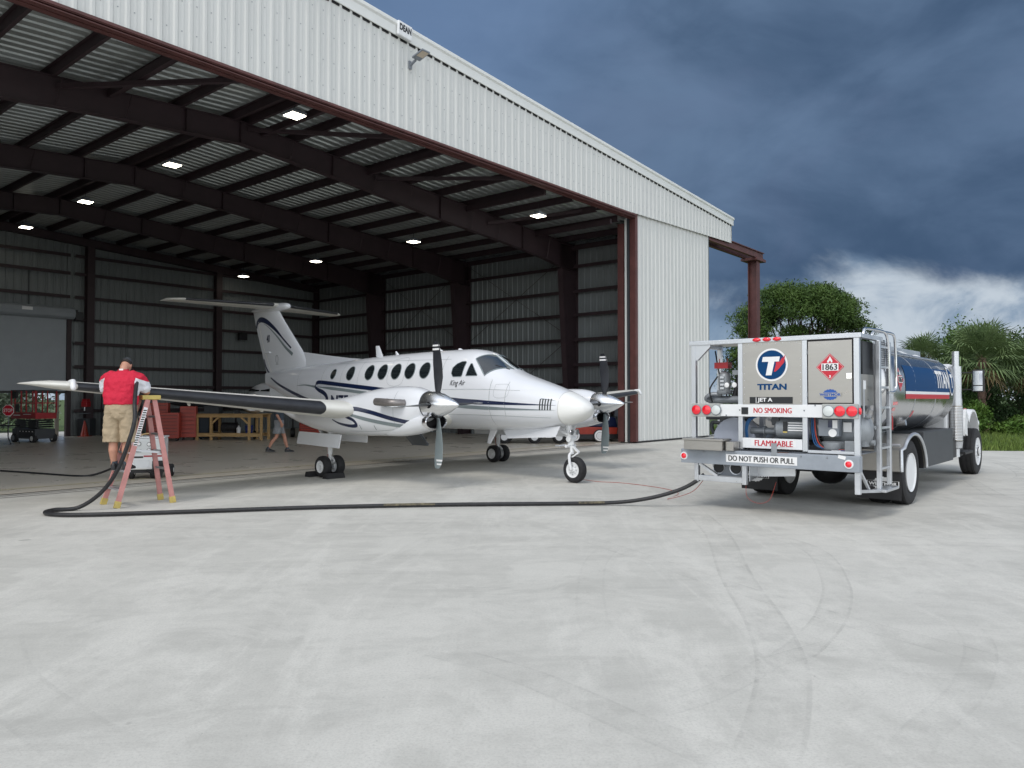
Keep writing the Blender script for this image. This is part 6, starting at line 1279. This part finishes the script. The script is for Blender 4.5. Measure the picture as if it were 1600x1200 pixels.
# ------------------------------------------------------------------ utility cart and tow tractor on the right
s = thing('utility_cart', 'white low utility cart showing its wheels beneath the aircraft nose', 'utility cart', (.75, 28.6, 0), math.radians(-4))
obj('cart_body', MB().prism([(-1.3, -.5, .34), (1.35, -.5, .34), (1.4, -.5, .62), (1.0, -.5, .85), (-1.3, -.5, .85)], (0, 1.1, 0)), M['white'], s, bevel=.03); obj('seat', MB().box(-.5, .1, -.4, .5, .85, .98).box(-.6, -.5, -.4, .5, .98, 1.35), M['black'], s, bevel=.03)
obj('sill_panel', MB().prism([(.55, -.52, .22), (1.3, -.52, .26), (1.36, -.52, .40), (.5, -.52, .40)], (0, .03, 0)), M['white'], s)
for x in (-1.0, .12, 1.02):
    for y in (-.45, .5): w_ = obj('wheel', MB().lathe([(-.09, .1), (-.1, .2), (-.06, .25), (.06, .25), (.1, .2), (.09, .1)], (x, y, .25), (0, 1, 0), 28), M['rubber'], s, smooth=50); obj('hub', MB().lathe([(-.105, .03), (-.102, .13), (.102, .13), (.105, .03)], (x, y, .25), (0, 1, 0), 20), M['white'], w_)
s = thing('tow_tractor', 'low red and dark blue tow tractor by the right door jamb', 'tow tractor', (3.05, 29.85, 0), math.radians(8))
obj('tractor_body', MB().prism([(-1.1, -.5, .2), (.95, -.5, .2), (1.0, -.5, .55), (-1.0, -.5, .60)], (0, 1.1, 0)), M['orange'], s, bevel=.03); obj('bonnet', MB().prism([(-1.0, -.46, .60), (1.0, -.46, .56), (.9, -.46, .95), (.1, -.46, 1.05), (-.4, -.46, 1.2), (-1.0, -.46, 1.2)], (0, 1.0, 0)), M['navy'], s, bevel=.04)
obj('red_cowl', MB().box(-.9, .1, -.48, .56, 1.0, 1.24), M['orange'], s, bevel=.03); obj('lower_bumper', MB().box(-1.15, 1.0, -.53, -.50, .12, .3), M['black'], s)
for x in (-.75, .25): w_ = obj('wheel', MB().lathe([(-.08, .1), (-.08, .24), (.08, .24), (.08, .1)], (x, -.5, .24), (0, 1, 0), 24), M['rubber'], s); obj('whitewall', MB().lathe([(-.09, .14), (-.09, .20), (-.08, .21)], (x, -.5, .24), (0, 1, 0), 24, False), M['decalwhite'], w_); obj('hub', MB().lathe([(-.088, .02), (-.084, .13)], (x, -.5, .24), (0, 1, 0), 20), M['white'], w_)
for k, (x, lab) in enumerate(((3.3, 'left of two grey electrical boxes on the right wall by the jamb'), (3.62, 'right of two grey electrical boxes on the right wall by the jamb'))):
    q = hw(UR-.33, 1.7+.6*k, .95); o = tag(obj('electrical_box', MB().box(-.10, 0, -.18, .18, 0, .55).box(-.105, -.1, -.15, .15, .04, .5), M['grey'], bevel=.008), lab, 'electrical box', 'electrical boxes on the right wall'); o.location = q; o.rotation_euler = (0, 0, HA)
# ------------------------------------------------------------------ vegetation
rng = np.random.default_rng(11)
leafm = lambda n, c1, c2, isl=.35: mat(n, c1, .6, col2=c2, scale=.8, island=isl, spec=.25)
def leaves(mb, c, r, n, size, flat=.0, asp=.45, hollow=.55):
    """n small leaf faces scattered in an ellipsoid, thicker towards its skin"""
    d = rng.normal(size=(n, 3)); d /= np.linalg.norm(d, axis=1)[:, None]
    rad = hollow+(1-hollow)*rng.random(n)**.6; P = np.array(c)+d*rad[:, None]*np.array(r)*(1+.18*rng.normal(size=n))[:, None]
    a = rng.normal(size=(n, 3))+d*.5; a[:, 2] = a[:, 2]*(1-flat)+.25; a /= np.linalg.norm(a, axis=1)[:, None]
    b = np.cross(a, rng.normal(size=(n, 3))); b /= np.linalg.norm(b, axis=1)[:, None]
    s = size*(.6+.8*rng.random(n))[:, None]; A, B = a*s, b*s*asp; base = len(mb.v)
    vs = np.stack([P-A*.5, P+B*.5+A*.05, P+A*.6, P-B*.5+A*.05], 1).reshape(-1, 3)
    mb.v += [tuple(v) for v in vs]; mb.f += [(base+4*i, base+4*i+1, base+4*i+2, base+4*i+3) for i in range(n)]; mb.m += [0]*n
bark = mat('bark', (.075, .06, .048), .9, var=.3, scale=6, bump=.4, stretch=(1, 1, .25))
def limb(mb, p0, p1, r0, r1, wob=.2, n=6):
    p0, p1 = V(p0), V(p1); L = (p1-p0).length
    pts = [p0.lerp(p1, i/n)+V(rng.normal(size=3)*wob*L*.1*math.sin(PI*i/n)) for i in range(n+1)]
    mb.tube(pts, [r0+(r1-r0)*i/n for i in range(n+1)], 7); return pts
# broad umbrella pine
t = thing('umbrella_pine', 'broad round-topped pine with open dark branches behind the outrigger post', 'tree', (21.3, 56, 0))
tr = MB(); limb(tr, (0, 0, -.1), (.2, 0, 3.6), .34, .25, .3)
cr = MB(); gm = leafm('pine_needles', (.028, .062, .014), (.085, .140, .030), .16)
clumps = []
for i in range(46):
    ph = rng.random()*2*PI; f_ = math.sqrt(rng.random()); x, y = 4.3*f_*math.cos(ph), 3.9*f_*math.sin(ph)
    z = 5.5+4.2*math.sqrt(max(0, 1-f_*f_*.95))*(.92+.12*rng.random()); clumps.append((x, y, z, .95+.5*rng.random()))
for x, y, z, r in ((-4.1, 0, 5.4, 1.0), (-3.6, -1.2, 6.3, .9), (4.2, .3, 5.8, 1.0), (3.2, -1.5, 5.3, 1.1), (1.8, -2.4, 5.2, 1.1), (-.2, -2.8, 5.6, 1.0), (-3.2, 1.2, 4.6, .9), (4.7, -.4, 5.1, .8), (-3.9, -1.6, 5.0, 1.1), (-2.4, -2.6, 5.3, 1.0), (3.6, -2.2, 4.9, 1.0), (.8, -3.2, 5.0, .9), (-1.2, -1.6, 6.4, 1.1), (1.4, -1.4, 6.7, 1.2), (-4.5, -.6, 4.8, .8)): clumps.append((x, y, z, r))
for x, y, z, r in clumps:
    leaves(cr, (x, y, z), (r*1.1, r*1.1, r*.55), 950, .24, asp=.28, hollow=.3)
    b = V((x, y, z-.3)); s_ = V((.2+.1*x*.2, .05*y, 3.4+.12*math.hypot(x, y))); m_ = s_.lerp(b, .55)+V((0, 0, -.1)); limb(tr, s_, m_, .11, .06, .8); limb(tr, m_, b, .06, .02, .8)
obj('trunk', tr, bark, t, smooth=60); obj('crown', cr, gm, t)
def bush(loc, rs, label, m, n=10, per=420, size=.16, h0=0, name='shrub', cat='shrub', group=None, asp=.5, trunk=True):
    t = thing(name, label, cat, loc, rng.random()*6, group); c = MB(); st = MB()
    for i in range(n):
        d = rng.normal(size=3); d[2] = abs(d[2]); d /= np.linalg.norm(d); k = .35+.45*rng.random()
        p = np.array((d[0]*rs[0]*k, d[1]*rs[1]*k, h0+rs[2]*(.25+.7*d[2]*(.5+.5*rng.random())))); r = .32+.22*rng.random()
        leaves(c, p, (rs[0]*r, rs[1]*r, rs[2]*r*.75), per, size, asp=asp, hollow=.35); limb(st, (0, 0, 0), tuple(p), .05 if h0 < 1 else .10, .012, .6)
    obj('stems', st, bark, t, smooth=60); obj('foliage', c, m, t); return t
m_dark = leafm('dark_broadleaf', (.018, .044, .014), (.060, .105, .032)); m_mid = leafm('mid_green_leaf', (.032, .075, .018), (.10, .17, .036)); m_lime = leafm('bright_shrub_leaf', (.040, .095, .014), (.115, .19, .035))
bush((16.9, 57, 0), (1.3, 1.3, 6.6), 'small bushy pine beside the white hangar door leaf', gm, 12, 420, .24, .8, 'pine_tree', 'tree', asp=.3)
# fan palms
pm = leafm('palm_leaf', (.065, .11, .042), (.18, .245, .105), .3); pd = mat('dry_palm_leaf', (.20, .14, .07), .8, var=.3, scale=3, island=.3, col2=(.28, .20, .10))
def palm(loc, h, R, label, n=44, dead=14):
    t = thing('fan_palm', label, 'palm tree', loc, rng.random()*6, 'fan palms at the edge of the wood'); tr = MB(); lf = MB(); dr = MB()
    limb(tr, (0, 0, -.1), (.1, .05, h), .19, .15, .15)
    for k in range(40): q = rng.random()*2*PI; z = h*(.35+.65*rng.random()); tr.bar((.16*math.cos(q), .16*math.sin(q), z), (.34*math.cos(q), .34*math.sin(q), z+.3), .05, .03)
    obj('trunk', tr, mat('palm_trunk', (.16, .10, .075), .9, var=.3, scale=6, bump=.3), t)
    def fan(mb, el, az, L, fr, nl, droop):
        d = V((math.cos(el)*math.cos(az), math.cos(el)*math.sin(az), math.sin(el))); top = V((.1, .05, h)); hub = top+d*L; hub.z -= droop*.25
        mb.tube([top, top.lerp(hub, .6)+V((0, 0, .06)), hub], [.022, .016, .012], 5)
        s = d.cross(V((0, 0, 1))).normalized(); u = s.cross(d)
        for i in range(nl):
            a = (i/(nl-1)-.5)*4.3; dd = (d*math.cos(a)+s*math.sin(a)+u*(.22*math.cos(a)-.05)).normalized(); ln = fr*(.75+.25*math.cos(a*.7))*(.9+.2*rng.random()); w = s*math.cos(a)*.032-d*math.sin(a)*.032
            m1 = hub+dd*ln*.55; e = hub+dd*ln; e.z -= droop*ln*.5*(.7+.6*rng.random()); m1.z -= droop*ln*.08
            mb.add([hub, m1-w, e, m1+w], [(0, 1, 2, 3)])
    for k in range(n):
        el = math.radians(-28+112*((k+.5)/n)**.9); fan(lf, el, k*2.4+.3*rng.random(), R*(.45+.2*rng.random()), R*.62, 24, .55+.5*rng.random()-.25*math.sin(el))
    for k in range(dead): fan(dr, math.radians(-30-30*rng.random()), k*2.4+rng.random(), R*(.30+.12*rng.random()), R*.42, 16, .9)
    obj('crown', lf, pm, t); obj('dry_fronds', dr, pd, t); return t
palm((23.9, 38.5, 0), 3.75, 2.15, 'large fan palm with dry brown fronds right of the truck mirror', 52, 9)
palm((23.9, 44, 0), 4.0, 1.7, 'smaller fan palm rising above the tank top', 34, 6)
palm((27.5, 40, 0), 3.4, 1.9, 'fan palm at the right picture edge behind the grass', 40, 8)
palm((20.6, 46.5, 0), 2.6, 1.6, 'low fan palm mostly hidden behind the tank', 30, 6)
# the wood behind
spec = [((28.4, 45, 0), (2.6, 2, 4.6), 'dark broadleaf tree directly behind the large fan palm', m_dark, 1.2, 'broadleaf_tree'), ((31.5, 47, 0), (3, 2, 4.5), 'tall dark broadleaf tree behind the palm at the right edge', m_dark, 1.5, 'broadleaf_tree'),
        ((33.5, 45, 0), (3, 2, 4.8), 'dark tree just beyond the right picture edge', m_dark, 1.5, 'broadleaf_tree'), ((26.5, 50, 0), (2.2, 2, 3.2), 'mid green bushy tree between the two fan palms', m_mid, .6, 'broadleaf_tree'),
        ((39, 47, 0), (3.5, 2.5, 5), 'mid green tree far right of the wood', m_mid, 1, 'broadleaf_tree'), ((29.8, 50, 0), (2.8, 2, 5.0), 'loose tree with open sprays of leaves topping the wood', m_mid, 2.0, 'broadleaf_tree')]
for loc, rs, lab, m, h0, nm in spec: bush(loc, rs, lab, m, 18, 800, .17, h0, nm, 'tree', 'trees of the wood')
for i, (x, y, r, h_, m, lab) in enumerate([(21.6, 40.5, 1.5, 1.9, m_dark, 'dark shrub left of the large palm trunk'), (25.2, 41, 1.8, 2.4, m_dark, 'dark shrub right of the large palm trunk'), (29, 42, 2, 2.4, m_dark, 'dark shrub below the right-edge palm'),
        (22.9, 37.2, 1.1, 1.5, m_lime, 'bright green shrub just right of the truck hood'), (24.6, 36.8, 1.3, .85, m_lime, 'bright lime shrub in front of the large palm'), (26.7, 37.3, 1.4, 1.4, m_mid, 'mid green shrub at the right picture edge'), (20.8, 37.8, 1.2, 1.1, m_lime, 'bright green shrub behind the truck cab'), (29.5, 38, 1.6, 1.3, m_lime, 'lime shrub beyond the right edge'),
        (18.3, 42, 1.6, 2.0, m_mid, 'mid green shrub behind the truck tank'), (23.6, 39.8, 1.2, 1.7, m_mid, 'mid green shrub around the foot of the large palm'), (16.5, 47, 1.5, 1.3, m_lime, 'light green shrub seen through the truck pump bay')]):
    bush((x, y, -.05), (r, r*.9, h_), lab, m, 11, 520, .15, 0, 'shrub', 'shrub', 'shrubs at the edge of the wood')
# shrubs outside the rear door
for i, (u, v, lab) in enumerate(((-17.5, 30.5, 'large grey green shrub outside the rear door left of centre'), (-14.6, 31, 'large grey green shrub outside the rear door in the middle'), (-11.9, 30.6, 'large grey green shrub outside the rear door beside the jamb'), (-16.2, 34, 'grey green shrub outside the rear door behind the scissor lift'), (-13.5, 36, 'grey green shrub outside the rear door near its right jamb'), (-19.5, 35, 'green shrub outside the rear door at the left edge'), (-10, 38, 'shrub behind the hangar out of the rear door'))):
    bush(tuple(hw(u, v)), (3.2, 1.8, 3.3), lab, leafm('greygreen_leaf', (.07, .10, .065), (.20, .24, .17)), 10, 420, .2, 0, 'shrub', 'shrub', 'shrubs behind the hangar')
# grass
gs = MB(); n = 42000
X = 8+rng.random(n)**.9*34; Yg = 24.25+rng.random(n)**1.7*22; keep = ~((X < 12.7) & (Yg < 34)) & ~((X < 16.2) & (Yg < 24.55)); X, Yg = X[keep], Yg[keep]; n = len(X)
hh = (.07+.13*rng.random(n))*(1+.5*np.sin(X*1.3+Yg*.9)+.3*np.sin(X*.5-Yg*1.7)); q = rng.random(n)*PI; w = .016+.014*rng.random(n); lx, ly = rng.normal(size=n)*.06, rng.normal(size=n)*.06
vs = np.stack([np.stack([X-np.cos(q)*w, Yg-np.sin(q)*w, X*0-.05], 1), np.stack([X+np.cos(q)*w, Yg+np.sin(q)*w, X*0-.05], 1), np.stack([X+lx, Yg+ly, hh-.05+.03], 1)], 1).reshape(-1, 3)
gs.v = [tuple(v) for v in vs]; gs.f = [(3*i, 3*i+1, 3*i+2) for i in range(n)]; gs.m = [0]*n
struct('grass', gs, mat('grass_blades', (.060, .115, .020), .8, col2=(.15, .20, .05), scale=.5, island=.35, spec=.2), None, 'stuff')
